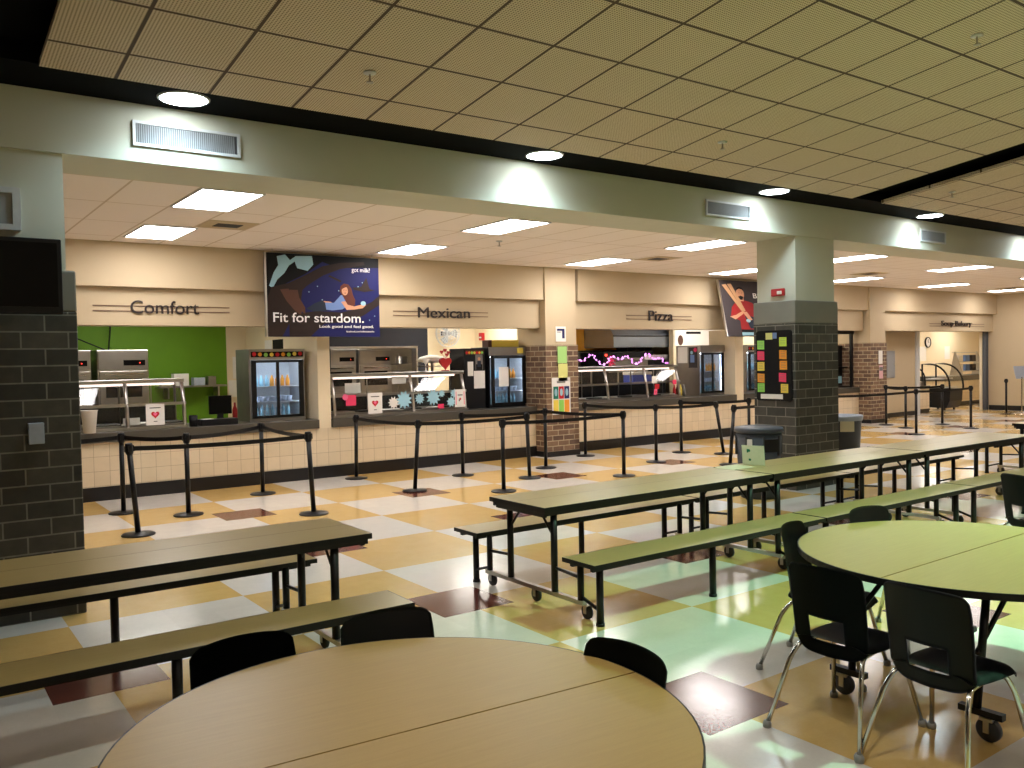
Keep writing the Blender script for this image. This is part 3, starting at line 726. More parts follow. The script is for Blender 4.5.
paper_on('menu_card', 6.12, 1.31, 0.28, 0.17, 'paper', 'white menu card under the top shelf on the left of the Mexican guard', y=12.90)
paper_on('menu_card', 7.0, 1.44, 0.27, 0.12, 'paper', 'white menu card under the top shelf in the middle of the Mexican guard', y=12.95)
paper_on('pink_note', 12.95, 1.02, 0.10, 0.12, ink('pink'), 'pink paper low on the Pizza sneeze guard', art=[('pink2', heart(0, 0.06, 0.04))])
paper_on('notice', 12.93, 1.26, 0.15, 0.15, 'paper', 'white note above the hearts on the Pizza sneeze guard', y=12.79)
paper_on('heart_cutout', 13.0, 1.14, 0.13, 0.10, ink('red'), 'red paper heart note in the middle of the Pizza sneeze guard')
paper_on('heart_cutout', 13.52, 1.22, 0.11, 0.10, ink('pink2'), 'red paper heart note at the right end of the Pizza sneeze guard')
# white tub hanging at the left end of Comfort guard
t = thing('white_tub', 'white plastic tub on the Comfort counter beside the grey column', 'tub', (2.16, 12.73, 0.93))
bm = bmesh.new(); lathe(bm, [(0, 0), (0.075, 0), (0.105, 0.30), (0.115, 0.31), (0.10, 0.31), (0.07, 0.02), (0, 0.02)], n=20); mk('body', bm, 'paper', t, smooth=True)
# heart ornament and glass ornament on the Mexican guard's shelf
t = thing('heart_ornament', 'red heart table ornament with small red hearts on the Mexican sneeze guard', 'ornament', (8.02, 13.1, 1.632))
bm = bmesh.new(); pl = Plane((0, 0, 0), (1, 0, 0))
def slab(bm, P, d0, d1, pl, mi=0):
    A = [bm.verts.new(pl.p(a, b, d0)) for a, b in P]; B = [bm.verts.new(pl.p(a, b, d1)) for a, b in P]
    fs = [bm.faces.new(A[::-1]), bm.faces.new(B)]
    for i in range(len(P)): fs.append(bm.faces.new([A[i], A[(i+1) % len(P)], B[(i+1) % len(P)], B[i]]))
    for f in fs: f.material_index = mi
    bmesh.ops.recalc_face_normals(bm, faces=fs)
slab(bm, heart(0, 0.15, 0.13), -0.02, 0.02, pl); mk('heart', bm, 'red', t, bevel=0.006)
for i, (a, b) in enumerate(((-0.07, 0.34), (0.0, 0.37), (0.07, 0.33), (0.04, 0.29))):
    bm = bmesh.new(); slab(bm, heart(a, b, 0.04), -0.006, 0.006, pl); tube(bm, [(0, 0, 0.2), (a, 0, b)], 0.003, 6); mk('small_heart', bm, 'red', t)
mk('base', boxes((-0.06, 0.06, -0.04, 0.04, 0, 0.02)), 'red', t)
t = thing('glass_ornament', 'white martini glass ornament standing on the Mexican sneeze guard', 'ornament', (7.62, 13.1, 1.632))
bm = bmesh.new(); lathe(bm, [(0.05, 0), (0.05, 0.008), (0.008, 0.015), (0.008, 0.12), (0.075, 0.22), (0.07, 0.22), (0.0, 0.13)], n=18); mk('glass', bm, 'paper', t, smooth=True)
t = thing('serving_tray', 'oval white platter with wrapped food behind the red heart ornament', 'tray', (8.08, 13.66, 1.62))
for dz in (0.0,):
    bm = bmesh.new(); lathe(bm, [(0, 0.16), (0.10, 0.16), (0.28, 0.19), (0.29, 0.2), (0.22, 0.27), (0.1, 0.30), (0, 0.31)], n=24); mk('platter', bm, 'paper', t, smooth=True)
mk('stand', boxes((-0.2, 0.2, -0.15, 0.15, 0.09, 0.11), (-0.02, 0.02, -0.02, 0.02, -0.69, 0.17)), 'steel', t)
# heap of string lights on the pizza guard
t = thing('string_lights', 'pink and white string of lights looped along the Pizza sneeze guard', 'string lights', (12.2, 13.05, 1.635))
bm = bmesh.new(); pts = []
for k in range(70):
    u = k/69; x = -1.35 + 2.7*u; pts.append((x, 0.04*math.sin(k*1.9), 0.02 + 0.24*abs(math.sin(u*9.5))*(0.45+0.55*math.sin(u*17+1)**2)))
tube(bm, pts, 0.006, 6); mk('cord', bm, 'frame_white', t)
bm = bmesh.new()
for p in pts[::1]: bmesh.ops.create_icosphere(bm, subdivisions=1, radius=0.016, matrix=Matrix.Translation((p[0], p[1]-0.012, p[2]+0.01)))
mk('bulb', bm, 'led', t)
t = thing('feather_ornament', 'pink tinsel ball among the lights on the Pizza sneeze guard', 'ornament', (12.0, 13.1, 1.632))
bm = bmesh.new()
for k in range(40):
    a = random.uniform(0, 2*PI); b = random.uniform(0.1, PI*0.9); r = random.uniform(0.08, 0.13)
    tube(bm, [(0, 0, 0.11), (r*math.cos(a)*math.sin(b), r*math.sin(a)*math.sin(b), 0.11+r*math.cos(b))], 0.006, 5)
mk('tinsel', bm, ink('pink2'), t)
t = thing('foam_plates', 'stack of white foam plates on a black box behind the Pizza guard', 'plates', (13.72, 13.50, 0.932))
mk('black_box', boxes((-0.16, 0.16, -0.12, 0.12, 0.0, 0.82)), 'black_plastic', t, bevel=0.01)
bm = bmesh.new()
for k in range(5): lathe(bm, [(0, 0.82+k*0.02), (0.20, 0.82+k*0.02), (0.26, 0.84+k*0.02), (0.25, 0.845+k*0.02), (0, 0.828+k*0.02)], c=(random.uniform(-.03, .03), 0, 0), n=20)
mk('plate_stack', bm, 'paper', t, smooth=True)

# ------------------------------------------------------------------ refrigerated merchandisers
def bottle(h=0.2, r=0.03, c='blue'):
    bm = bmesh.new(); lathe(bm, [(0, 0), (r, 0), (r, h*0.62), (r*0.45, h*0.82), (r*0.4, h), (0, h)], n=10); return bm
BOT = {}
def product(kind, x, y, z, lab, group):
    if kind not in BOT:
        spec = dict(cyan=(0.17, 0.034, 'blue'), orange=(0.17, 0.034, 'orange'), water=(0.19, 0.03, 'moon'), red=(0.14, 0.032, 'shirt'), brown=(0.16, 0.032, 'brown'))
        if kind == 'tub':
            bm = bmesh.new(); lathe(bm, [(0, 0), (0.045, 0), (0.06, 0.07), (0.062, 0.08), (0, 0.09)], n=14); BOT[kind] = mk('food_tub', bm, 'liner', smooth=True)
        else:
            h, r, c = spec[kind]; bm = bottle(h, r, c)
            BOT[kind] = mk('drink_bottle', bm, ink(c), smooth=True)
        o = BOT[kind]
    else: o = BOT[kind].copy(); COL.objects.link(o)
    o.location = (x, y, z); tag(o, lab, 'tub' if kind == 'tub' else 'bottle', group)
def fridge(x0, x1, lab, who, side_mat='brushed', y=13.02, header='black_metal', stock=True, fruit=True, h=1.12, z0=0.93, d=0.62):
    w = x1-x0; t = thing('drinks_fridge', lab, 'fridge', (x0, y, z0), 0, 'glass-door fridges on the counters')
    mk('cabinet', boxes((0, 0.035, 0.03, d, 0, h), (w-0.035, w, 0.03, d, 0, h), (0.035, w-0.035, d-0.03, d, 0.05, h), (0.035, w-0.035, 0.03, d, h-0.17, h), (0.035, w-0.035, 0.03, d, 0, 0.06)), side_mat, t, bevel=0.004)
    mk('liner', boxes((0.036, w-0.036, d-0.04, d-0.031, 0.06, h-0.17), (0.0351, 0.040, 0.035, d-0.041, 0.061, h-0.171), (w-0.040, w-0.0351, 0.035, d-0.041, 0.061, h-0.171)), 'frame_white', t)
    mk('header_panel', boxes((0.0, w, 0.0, 0.03, h-0.155, h-0.0)), 'brushed', t)
    if fruit:
        bm = bmesh.new(); pl = Plane((0, -0.001, h-0.125), (1, 0, 0)); polys = [(0, rect(0.03, w-0.03, 0.0, 0.085))]
        for k in range(9): polys.append((1 + k % 4, disc(0.08+k*(w-0.16)/8, 0.042+random.uniform(-.008, .008), 0.032)))
        shapes(bm, pl, polys, 0.0005, 0.0004); mk('fruit_picture_strip', bm, [ink(k) for k in ('dark', 'red', 'orange', 'green', 'yellow')], t)
    for k, (a, b) in enumerate(((0.03, w/2+0.01), (w/2-0.01, w-0.03))):
        fr = mk('door', boxes((a, a+(0.075 if k == 0 else 0.035), -0.012+0.012*k, 0.012+0.012*k, 0.05, h-0.17), (b-(0.035 if k == 0 else 0.075), b, -0.012+0.012*k, 0.012+0.012*k, 0.05, h-0.17), (a+0.035, b-0.035, -0.012+0.012*k, 0.012+0.012*k, 0.05, 0.09), (a+0.035, b-0.035, -0.012+0.012*k, 0.012+0.012*k, h-0.21, h-0.17)), 'black_metal', t)
        g = mk('door_glass', boxes((a+0.035, b-0.035, -0.002+0.012*k, 0.002+0.012*k, 0.09, h-0.21)), 'fridge_glass', fr)
    mk('light_tube', boxes((0.05, w-0.05, 0.06, 0.085, h-0.195, h-0.175), (0.04, 0.055, 0.06, 0.085, 0.1, h-0.2), (w-0.055, w-0.04, 0.06, 0.085, 0.1, h-0.2)), 'fridge_light', t)
    zs = (0.06, 0.30, 0.54)
    for z in zs[1:]: mk('shelf', boxes((0.036, w-0.036, 0.09, d-0.05, z-0.012, z)), 'frame_white', t)
    if stock:
        n = int((w-0.14)/0.085)
        for si, z in enumerate(zs):
            for k in range(n):
                kind = [['water', 'water'], ['tub', 'tub'], ['cyan', 'orange']][si][0 if k < n/2 else 1]
                sh = ['bottom', 'middle', 'top'][si]
                nth = ['first', 'second', 'third', 'fourth', 'fifth', 'sixth', 'seventh', 'eighth', 'ninth', 'tenth', 'eleventh', 'twelfth'][k]
                product(kind, x0+0.085+k*0.085+(0.01 if kind == 'tub' else 0), y+0.2, z0+z+0.001, {'water': 'clear bottle', 'tub': 'pale food tub', 'cyan': 'pale blue bottle', 'orange': 'orange bottle'}[kind] + ', %s from the left on the %s shelf of the %s fridge' % (nth, sh, who), 'goods in the %s fridge' % who)
    return t
fridge(4.46, 5.36, 'steel drinks fridge with fruit pictures on its top, on the Comfort counter', 'Comfort counter', fruit=True)
fridge(8.92, 9.78, 'glass-door fridge on the Mexican counter beside the brick pier', 'Mexican counter', side_mat='black_metal', fruit=False)
fridge(14.60, 15.42, 'glass-door fridge at the right end of the Pizza counter', 'Pizza counter', fruit=False, d=0.72)
fridge(16.25, 17.35, 'bluish glass-door fridge seen between the cream pier and the brick column', 'column station', fruit=True, y=13.05)
paper_on('notice', 9.22, 1.32, 0.22, 0.36, 'paper', 'white paper taped to the left glass door of the Mexican fridge', y=13.0)
paper_on('notice', 16.75, 1.22, 0.25, 0.42, 'paper', 'white paper with red print on the fridge beside the brick column', y=13.03, art=[('red', rect(-0.06, 0.06, 0.1, 0.3))])
paper_on('price_card', 9.62, 1.93, 0.14, 0.1, ink('yellow'), 'small yellow card on top panel of the Mexican fridge', y=13.015)
t = thing('yellow_box', 'yellow and black box lying on top of the Mexican fridge', 'box', (9.35, 13.25, 2.052))
mk('carton', boxes((-0.28, 0.34, -0.1, 0.1, 0, 0.13)), ink('yellow'), t, bevel=0.004); mk('dark_end', boxes((-0.36, -0.281, -0.1, 0.1, 0, 0.13)), ink('brown'), t)
# black merchandiser beside it, with papers on its face
t = thing('dark_cabinet', 'tall black cabinet with posters and papers left of the Mexican fridge', 'cabinet', (8.42, 13.10, 0.932))
mk('body', boxes((0, 0.46, 0, 0.5, 0, 1.10)), 'black_plastic', t, bevel=0.006)
pl = Plane((0, -0.001, 0), (1, 0, 0)); bm = bmesh.new()
shapes(bm, pl, [(0, rect(0.03, 0.43, 0.98, 1.07))] + [(1 + k % 4, disc(0.06+k*0.055, 1.02, 0.026)) for k in range(7)], 0.0005, 0.0004); mk('fruit_picture_strip', bm, [ink(k) for k in ('brown', 'red', 'orange', 'green', 'yellow')], t)
paper_on('poster', 8.74, 1.64, 0.16, 0.28, ink('grey'), 'dark photo poster on the black cabinet at the Mexican counter', y=13.094, art=[('dark', rect(-0.07, 0.07, 0.0, 0.1)), ('skin', disc(0.0, 0.2, 0.03)), ('jeans', rect(-0.04, 0.04, 0.05, 0.16))])
paper_on('notice', 8.55, 1.53, 0.12, 0.26, 'paper', 'narrow white sheet on the left of the black cabinet at the Mexican counter', y=13.094)
paper_on('notice', 8.74, 1.30, 0.24, 0.32, 'paper', 'larger white sheet low on the black cabinet at the Mexican counter', y=13.092)

# ------------------------------------------------------------------ ovens
def oven(x, y, lab, w=0.80, flip=False):
    t = thing('convection_oven', lab, 'oven', (x, y, 0), 0, 'tall steel ovens'); d = 0.78
    mk('cabinet', boxes((0, w, 0.03, d, 0.12, 2.10)), 'steel', t, bevel=0.01)
    for zt in (2.06, 1.10):
        mk('control_panel', boxes((0.02, w-0.02, 0.0, 0.029, zt-0.29, zt)), 'brushed', t)
        p = mk('display', boxes((w*0.5, w-0.06, -0.006, -0.001, zt-0.22, zt-0.13)), 'screen', t)
        mk('indicator', boxes((w-0.15, w-0.135, -0.012, -0.0065, zt-0.185, zt-0.17)), 'red_led', t)
        dr = mk('door', boxes((0.03, w-0.03, 0.0, 0.029, zt-0.86, zt-0.31)), 'steel', t, bevel=0.006)
        mk('window', boxes((0.12, w-0.12, -0.006, -0.001, zt-0.75, zt-0.44)), 'screen', dr)
        mk('handle', boxes((0.10, w-0.10, -0.05, -0.03, zt-0.375, zt-0.355), (0.10, 0.12, -0.03, 0.0, zt-0.375, zt-0.355), (w-0.12, w-0.10, -0.03, 0.0, zt-0.375, zt-0.355)), 'chrome', dr)
    for a, b in ((0.06, 0.1), (w-0.06, 0.1), (0.06, d-0.06), (w-0.06, d-0.06)):
        bm = bmesh.new(); tube(bm, [(a, b, 0), (a, b, 0.12)], 0.025, 8); mk('leg', bm, 'steel', t)
    return t
oven(1.72, 15.4, 'double steel oven half hidden by the grey column in the Comfort kitchen', 0.95)
oven(2.76, 15.4, 'double steel oven against the green wall in the Comfort kitchen', 0.80)
oven(7.42, 17.1, 'left steel oven seen through the Mexican pass-through')
oven(8.28, 17.1, 'right steel oven seen through the Mexican pass-through')
t = thing('pot_rack', 'steel rack with pans seen through the Mexican pass-through', 'rack', (9.7, 17.3, 0))
mk('shelf', boxes((-0.5, 0.5, -0.25, 0.25, 1.35, 1.37), (-0.5, 0.5, -0.25, 0.25, 1.75, 1.77), (-0.5, 0.5, -0.25, 0.25, 0.9, 0.92)), 'steel', t)
for a in (-0.48, 0.48):
    for b in (-0.23, 0.23): bm = bmesh.new(); tube(bm, [(a, b, 0), (a, b, 2.0)], 0.015, 6); mk('upright', bm, 'steel', t)
for k in range(4):
    z = 1.371 if k < 2 else 1.771; x = 9.4 + (k % 2)*0.42
    bm = bmesh.new(); lathe(bm, [(0, 0), (0.13, 0), (0.14, 0.16), (0.15, 0.165), (0, 0.17)], n=18)
    tag(mk('cooking_pot', bm, 'steel', loc=(x, 17.25, z), smooth=True), 'steel pot on the %s shelf of the pan rack, %s' % ('lower' if k < 2 else 'upper', 'left' if k % 2 == 0 else 'right'), 'pot', 'pots on the pan rack')
# cord above the Comfort ovens
bm = bmesh.new(); tube(bm, curvept([(1.9, 16.2, 2.7), (2.5, 16.1, 2.35), (3.0, 16.0, 2.11)]), 0.012, 6); tube(bm, curvept([(3.15, 16.45, 2.9), (3.17, 16.4, 2.5), (3.05, 16.0, 2.11)]), 0.014, 6)
tag(mk('power_cable', bm, 'black_metal'), 'black cable running down the green wall to the ovens', 'cable')
# shelf and clutter on the Comfort side
t = thing('wall_shelf', 'steel wall shelf on the green wall behind the Comfort counter', 'shelf', (4.55, 16.5, 1.42))
mk('board', boxes((-0.65, 0.55, -0.35, -0.001, 0, 0.03)), 'brushed', t)
for x in (-0.5, 0.4): mk('bracket', boxes((x, x+0.03, -0.3, -0.001, -0.2, 0)), 'steel', t)
for k, (x, w_, h_, c, lab) in enumerate(((4.3, 0.26, 0.22, 'paper', 'white paper box'), (4.62, 0.2, 0.14, 'liner', 'pale blue box'), (4.85, 0.14, 0.16, 'brushed', 'grey tin'), (4.03, 0.16, 0.05, 'paper_cream', 'low tan tray'))):
    tag(mk('storage_box', boxes((x-w_/2, x+w_/2, 16.2, 16.4, 1.451, 1.451+h_)), M[c], bevel=0.004), lab + ' on the shelf of the green wall', 'box')
t = thing('cash_register_monitor', 'black touch screen monitor on the Comfort counter left of the fridge', 'monitor', (4.06, 13.2, 0.932))
mk('screen', boxes((-0.17, 0.17, -0.02, 0.02, 0.14, 0.42)), 'screen', t, bevel=0.006); mk('stand', boxes((-0.04, 0.04, -0.02, 0.05, 0.02, 0.16)), 'black_plastic', t); mk('base', boxes((-0.12, 0.12, -0.1, 0.12, 0, 0.02)), 'black_plastic', t, bevel=0.005)
t = thing('till_box', 'low black cash drawer on the Comfort counter under the monitor', 'cash drawer', (3.90, 12.93, 0.932))
mk('body', boxes((-0.24, 0.3, -0.12, 0.1, 0, 0.09)), 'black_plastic', t, bevel=0.006); mk('paper_slip', boxes((-0.2, -0.05, -0.1, 0.05, 0.0905, 0.094)), 'paper', t)
t = thing('black_cup', 'black pen cup on the Comfort counter right of the sneeze guard', 'cup', (3.56, 12.86, 0.932))
bm = bmesh.new(); lathe(bm, [(0, 0), (0.055, 0), (0.06, 0.16), (0.05, 0.16), (0.045, 0.01), (0, 0.01)], n=16); mk('body', bm, 'black_plastic', t, smooth=True)
t = thing('paper_pile', 'loose white papers on the Comfort counter between cup and monitor', 'papers', (3.82, 13.4, 0.932))
for k in range(4): mk('sheet', boxes((-0.15+k*0.05, 0.1+k*0.05, -0.1, 0.12, k*0.004, k*0.004+0.003)), 'paper', t)
for k, (x, z, w_, h_) in enumerate(((5.62, 1.55, 0.28, 0.42), (5.5, 1.2, 0.22, 0.32))):
    paper_on('wall_notice', x-0.15, z, w_, h_, 'paper', ['upper white notice on the cream wall between green wall and fridge', 'lower white notice on the cream wall between green wall and fridge'][k], y=16.49)
t = thing('red_bottle', 'small red bottle beside the left side of the Comfort fridge', 'bottle', (4.33, 13.35, 0.932))
bm = bottle(0.3, 0.04); mk('body', bm, 'red', t, smooth=True)
for (ya, yb, m_, nm_, lb_) in ((15.05, 14.55, ink('dark'), 'dark_picture', 'small dark picture above the Comfort fridge'), (15.45, 15.1, M['paper'], 'wall_notice', 'small white paper beside the dark picture above the Comfort fridge')):
    bm = bmesh.new(); sheet(bm, Plane((5.599, ya, 2.08), (0, -1, 0)), 0, ya-yb, 0, 0.17, 0.0, 0.006); tag(mk(nm_, bm, m_), lb_, 'picture' if 'dark' in nm_ else 'paper')

# wall fan
t = thing('wall_fan', 'round caged wall fan on the cream wall behind the Mexican counter', 'fan', (10.03, 16.28, 2.42))
bm = bmesh.new()
for r in (0.30, 0.22, 0.14, 0.07):
    tube(bm, [(r*math.cos(2*PI*k/28), -0.06 - 0.05*(1-(r/0.3)**2), r*math.sin(2*PI*k/28)) for k in range(28)], 0.006, 5, closed=True)
for k in range(24):
    a = 2*PI*k/24; tube(bm, [(0.05*math.cos(a), -0.112, 0.05*math.sin(a)), (0.2*math.cos(a), -0.09, 0.2*math.sin(a)), (0.3*math.cos(a), -0.06, 0.3*math.sin(a))], 0.004, 4)
tube(bm, [(0.3*math.cos(2*PI*k/28), -0.02, 0.3*math.sin(2*PI*k/28)) for k in range(28)], 0.009, 5, closed=True); mk('cage', bm, 'frame_white', t)
for k in range(3):
    a = 2*PI*k/3; bm = bmesh.new(); P = [(0.03*math.cos(a-0.5), 0.03*math.sin(a-0.5)), (0.24*math.cos(a-0.45), 0.24*math.sin(a-0.45)), (0.26*math.cos(a+0.1), 0.26*math.sin(a+0.1)), (0.2*math.cos(a+0.5), 0.2*math.sin(a+0.5)), (0.03*math.cos(a+0.5), 0.03*math.sin(a+0.5))]
    slab(bm, P, 0.044, 0.05, Plane((0, 0, 0), (1, 0, 0))); mk('blade', bm, 'vent_grey', t)
bm = bmesh.new(); lathe(bm, [(0, -0.08), (0.05, -0.08), (0.07, 0.02), (0.06, 0.12), (0, 0.12)], axis='y', n=18); mk('motor', bm, 'vent_grey', t, smooth=True)
mk('wall_arm', boxes((-0.03, 0.03, 0.10, 0.219, -0.05, 0.05)), 'black_metal', t)
t = thing('fire_pull_station', 'small red fire pull box on the cream wall behind the Mexican counter', 'fire alarm', (10.86, 16.15, 2.26))
mk('housing', boxes((-0.03, 0.039, -0.07, 0.07, 0, 0.17)), 'red', t, bevel=0.006); mk('handle', boxes((-0.045, -0.031, -0.035, 0.035, 0.05, 0.08)), 'paper', t)

# pizza kitchen
t = thing('extractor_hood', 'bluish steel extractor hood over the pizza ovens', 'extractor hood', (15.15, 15.5, 2.06))
bm = bmesh.new(); prism(bm, [(-0.1, 0.0), (-0.1, 0.30), (0.15, 0.60), (0.98, 0.60), (0.98, 0.0)], -0.95, 0.98, 'x'); mk('canopy', bm, 'steel_blue', t)
mk('front_rail', boxes((-0.97, 1.0, -0.13, -0.101, 0.26, 0.29)), 'black_metal', t)
t = thing('pizza_oven', 'dark pizza oven under the steel hood', 'oven', (14.85, 15.55, 0))
mk('body', boxes((-0.85, 0.85, 0, 0.85, 0.7, 1.95)), 'black_plastic', t, bevel=0.01); mk('door', boxes((-0.7, 0.7, -0.03, -0.001, 1.45, 1.8)), 'brushed', t); mk('handle', boxes((-0.5, 0.5, -0.07, -0.04, 1.75, 1.77), (-0.5, -0.48, -0.04, -0.03, 1.75, 1.77), (0.48, 0.5, -0.04, -0.03, 1.75, 1.77)), 'chrome', t)
for a in (-0.8, 0.75): mk('leg', boxes((a, a+0.05, 0.1, 0.15, 0, 0.7)), 'steel', t)
mk('indicator', boxes((-0.8, -0.75, -0.02, -0.001, 1.85, 1.9)), 'red_led', t)
t = thing('steel_worktable', 'steel work table with a blue panel behind the Pizza counter', 'worktable', (13.1, 14.75, 0))
mk('top', boxes((-1.2, 1.0, 0, 0.5, 0.9, 0.94)), 'steel', t); mk('blue_panel', boxes((-0.1, 0.9, -0.01, -0.001, 0.3, 0.9)), plain('blue_panel', rgb(70, 96, 190), 0.5), t)
for a in (-1.15, 0.95): mk('leg', boxes((a-0.02, a+0.02, 0.02, 0.06, 0, 0.9)), 'steel', t)
t = thing('blue_food_box', 'bright blue insulated box behind the Pizza sneeze guard', 'box', (13.18, 13.55, 0.932))
mk('body', boxes((-0.28, 0.28, -0.15, 0.15, 0, 0.50)), plain('blue_box_plastic', rgb(60, 84, 190), 0.5), t, bevel=0.01); mk('lid', boxes((-0.29, 0.29, -0.16, 0.16, 0.50, 0.56)), 'paper', t, bevel=0.01)
paper_on('menu_board', 16.95, 2.08, 1.75, 0.40, 'paper', 'white banner with lettering on the wall above the Pizza fridge', y=15.18, art=[('dark', rect(-0.45, 0.1, 0.30, 0.36)), ('brown', disc(-0.66, 0.14, 0.10, 0.13))], cat='banner')
q = Plane((14.599, 13.36, 1.55), (0, -1, 0)); t = thing('poster', 'dark poster with a figure on the left side of the Pizza fridge', 'poster', (0, 0, 0))
bm = bmesh.new(); sheet(bm, q, 0, 0.26, 0, 0.46, 0, 0.003); mk('sheet', bm, ink('charcoal'), t)
bm = bmesh.new(); shapes(bm, q, [(0, disc(0.09, 0.34, 0.04)), (1, rect(0.05, 0.17, 0.12, 0.29)), (2, disc(0.2, 0.40, 0.05))], 0.0035); mk('print', bm, [ink('moon'), ink('dress'), ink('pink2')], t)
bm = bmesh.new(); sheet(bm, Plane((14.599, 13.68, 1.66), (0, -1, 0)), 0, 0.28, 0, 0.36, 0, 0.003); tag(mk('wall_notice', bm, 'paper'), 'plain white sheet beside the dark poster on the left side of the Pizza fridge', 'paper')
for k in range(4):
    bm = bottle(0.26, 0.035); tag(mk('sauce_bottle', bm, ink(('red', 'brown', 'yellow', 'grey')[k]), loc=(13.95+k*0.1, 13.2, 0.931), smooth=True), ('red', 'brown', 'yellow', 'grey')[k] + ' sauce bottle on the counter left of the Pizza fridge', 'bottle')

# papers on the brick pier
yP = 12.378
paper_on('wall_sign', 10.12, 2.13, 0.24, 0.28, 'paper', 'white and navy sign on the cream part of the pier left of Pizza', y=12.41, art=[('navy', rect(-0.09, 0.09, 0.2, 0.24)), ('navy', rect(0.03, 0.09, 0.06, 0.2)), ('grey', rect(-0.09, 0.0, 0.17, 0.185))], cat='sign')
paper_on('green_sheet', 10.12, 1.73, 0.22, 0.31, ink('greenpaper'), 'pale green sheet on the brick pier left of Pizza', y=yP)
paper_on('yellow_sheet', 10.13, 1.40, 0.22, 0.32, ink('yellowpaper'), 'pale yellow sheet below the green one on the brick pier', y=yP)
w_, h_ = 0.44, 0.68; art = [('grey', rect(-0.1, 0.1, 0.58, 0.62))]
for r_ in range(2):
    for c_ in range(3):
        art.append((('yellow', 'green', 'red'), ('teal', 'red', 'navy'))[r_][c_] and ((('yellow', 'teal'), ('green', 'red'), ('orange', 'navy'))[c_][r_], rect(-0.19+c_*0.13, -0.07+c_*0.13, 0.04+r_*0.25, 0.27+r_*0.25)))
for c_ in range(3): art.append(('moon', disc(-0.13+c_*0.13, 0.41, 0.035, 0.07)))
paper_on('colour_poster', 10.08, 0.78, w_, h_, 'paper', 'poster of six coloured panels on the brick pier left of Pizza', y=yP, art=art, cat='poster')
paper_on('white_sheet', 20.70, 1.52, 0.18, 0.34, 'paper', 'white sheet on the far brown brick pier', y=yP)
paper_on('pink_sheet', 20.72, 1.14, 0.18, 0.34, plain('pale_pink_paper', rgb(226, 180, 184), 0.7), 'pink printed sheet below the white one on the far brick pier', y=yP, art=[('paper' if False else 'grey', rect(-0.08, 0.08, 0.2, 0.3))])

# ------------------------------------------------------------------ station right of the column
struct('trim_5', boxes((15.74, 20.28, 12.86, 12.92, 2.30, 2.384), (20.16, 20.24, 12.86, 12.92, 0.93, 2.30)), 'black_metal')
struct('wall_kitchen', boxes((20.72, 20.88, 13.31, 14.2, 0, 2.05)), 'brick_brown')
t = thing('leaflet_rack', 'black rack holding white leaflets on the counter right of the brick column', 'rack', (19.85, 13.1, 0.932))
mk('frame', boxes((-0.42, 0.42, 0.1, 0.14, 0, 1.08), (-0.42, 0.42, -0.12, 0.1, 0.0, 0.03), (-0.42, 0.42, -0.06, 0.1, 0.5, 0.53)), 'black_metal', t)
for k, (a, z) in enumerate(((-0.3, 0.62), (-0.3, 0.1), (-0.3, 0.31), (0.2, 0.1))):
    mk('leaflet', boxes((a-0.1, a+0.1, 0.04, 0.06, z, z+(0.36 if k == 0 else 0.18))), 'paper' if k != 3 else ink('blue'), t)

# ------------------------------------------------------------------ bakery corner
struct('wall_bakery', boxes((21.03, 23.85, 13.2, 13.35, 0, 2.95)), 'cream')
struct('wall_bakery', boxes((23.85, 24.02, 13.15, 13.4, 0, 2.95)), 'frame_white')
struct('baseboard_bakery', boxes((21.03, 23.85, 13.18, 13.2, 0, 0.12)), 'cove')
struct('trim_6', boxes((26.97, 27.01, 12.70, 12.80, 0, 2.385), (27.08, 27.12, 12.70, 12.80, 0, 2.385)), 'vent_back')
t = thing('grey_panel', 'grey metal electrical panel on the cream wall right of the far brick pier', 'electrical panel', (22.56, 13.20, 1.10))
mk('door', boxes((-0.2, 0.2, -0.03, -0.001, 0, 0.75)), 'vent_grey', t, bevel=0.006); mk('latch', boxes((0.14, 0.17, -0.04, -0.031, 0.35, 0.41)), 'steel', t)
t = thing('wall_clock', 'round white wall clock with a black rim in the bakery', 'clock', (31.95, 17.2, 2.16))
bm = bmesh.new(); lathe(bm, [(0.17, 0.0), (0.20, 0.0), (0.20, -0.05), (0.17, -0.05), (0.17, 0.0)], axis='y', n=36); mk('rim', bm, 'black_plastic', t, smooth=True)
bm = bmesh.new(); lathe(bm, [(0, -0.03), (0.17, -0.03), (0.17, -0.001), (0, -0.001)], axis='y', n=36); mk('face', bm, 'paper', t)
mk('hand', boxes((-0.008, 0.008, -0.04, -0.031, 0, 0.12)), 'black_plastic', t); mk('hand', boxes((0, 0.09, -0.04, -0.031, -0.008, 0.008)), 'black_plastic', t)
struct('wall_bakery', boxes((24.0, 36.0, 17.2, 17.35, 0, 2.95)), 'cream2')
struct('wall_bakery', boxes((36.0, 36.2, 12.9, 18.5, 0, 2.95)), 'cream2')
struct('wall_bakery', boxes((26.98, 36.2, 12.82, 12.9, 0, 2.95)), 'cream2')
struct('floor', boxes((33.5, 36.2, 12.9, 18.5, -0.1, 0.0)), 'floor')
struct('ceiling', boxes((33.5, 36.2, 12.9, 18.5, 2.95, 3.05)), 'layin')
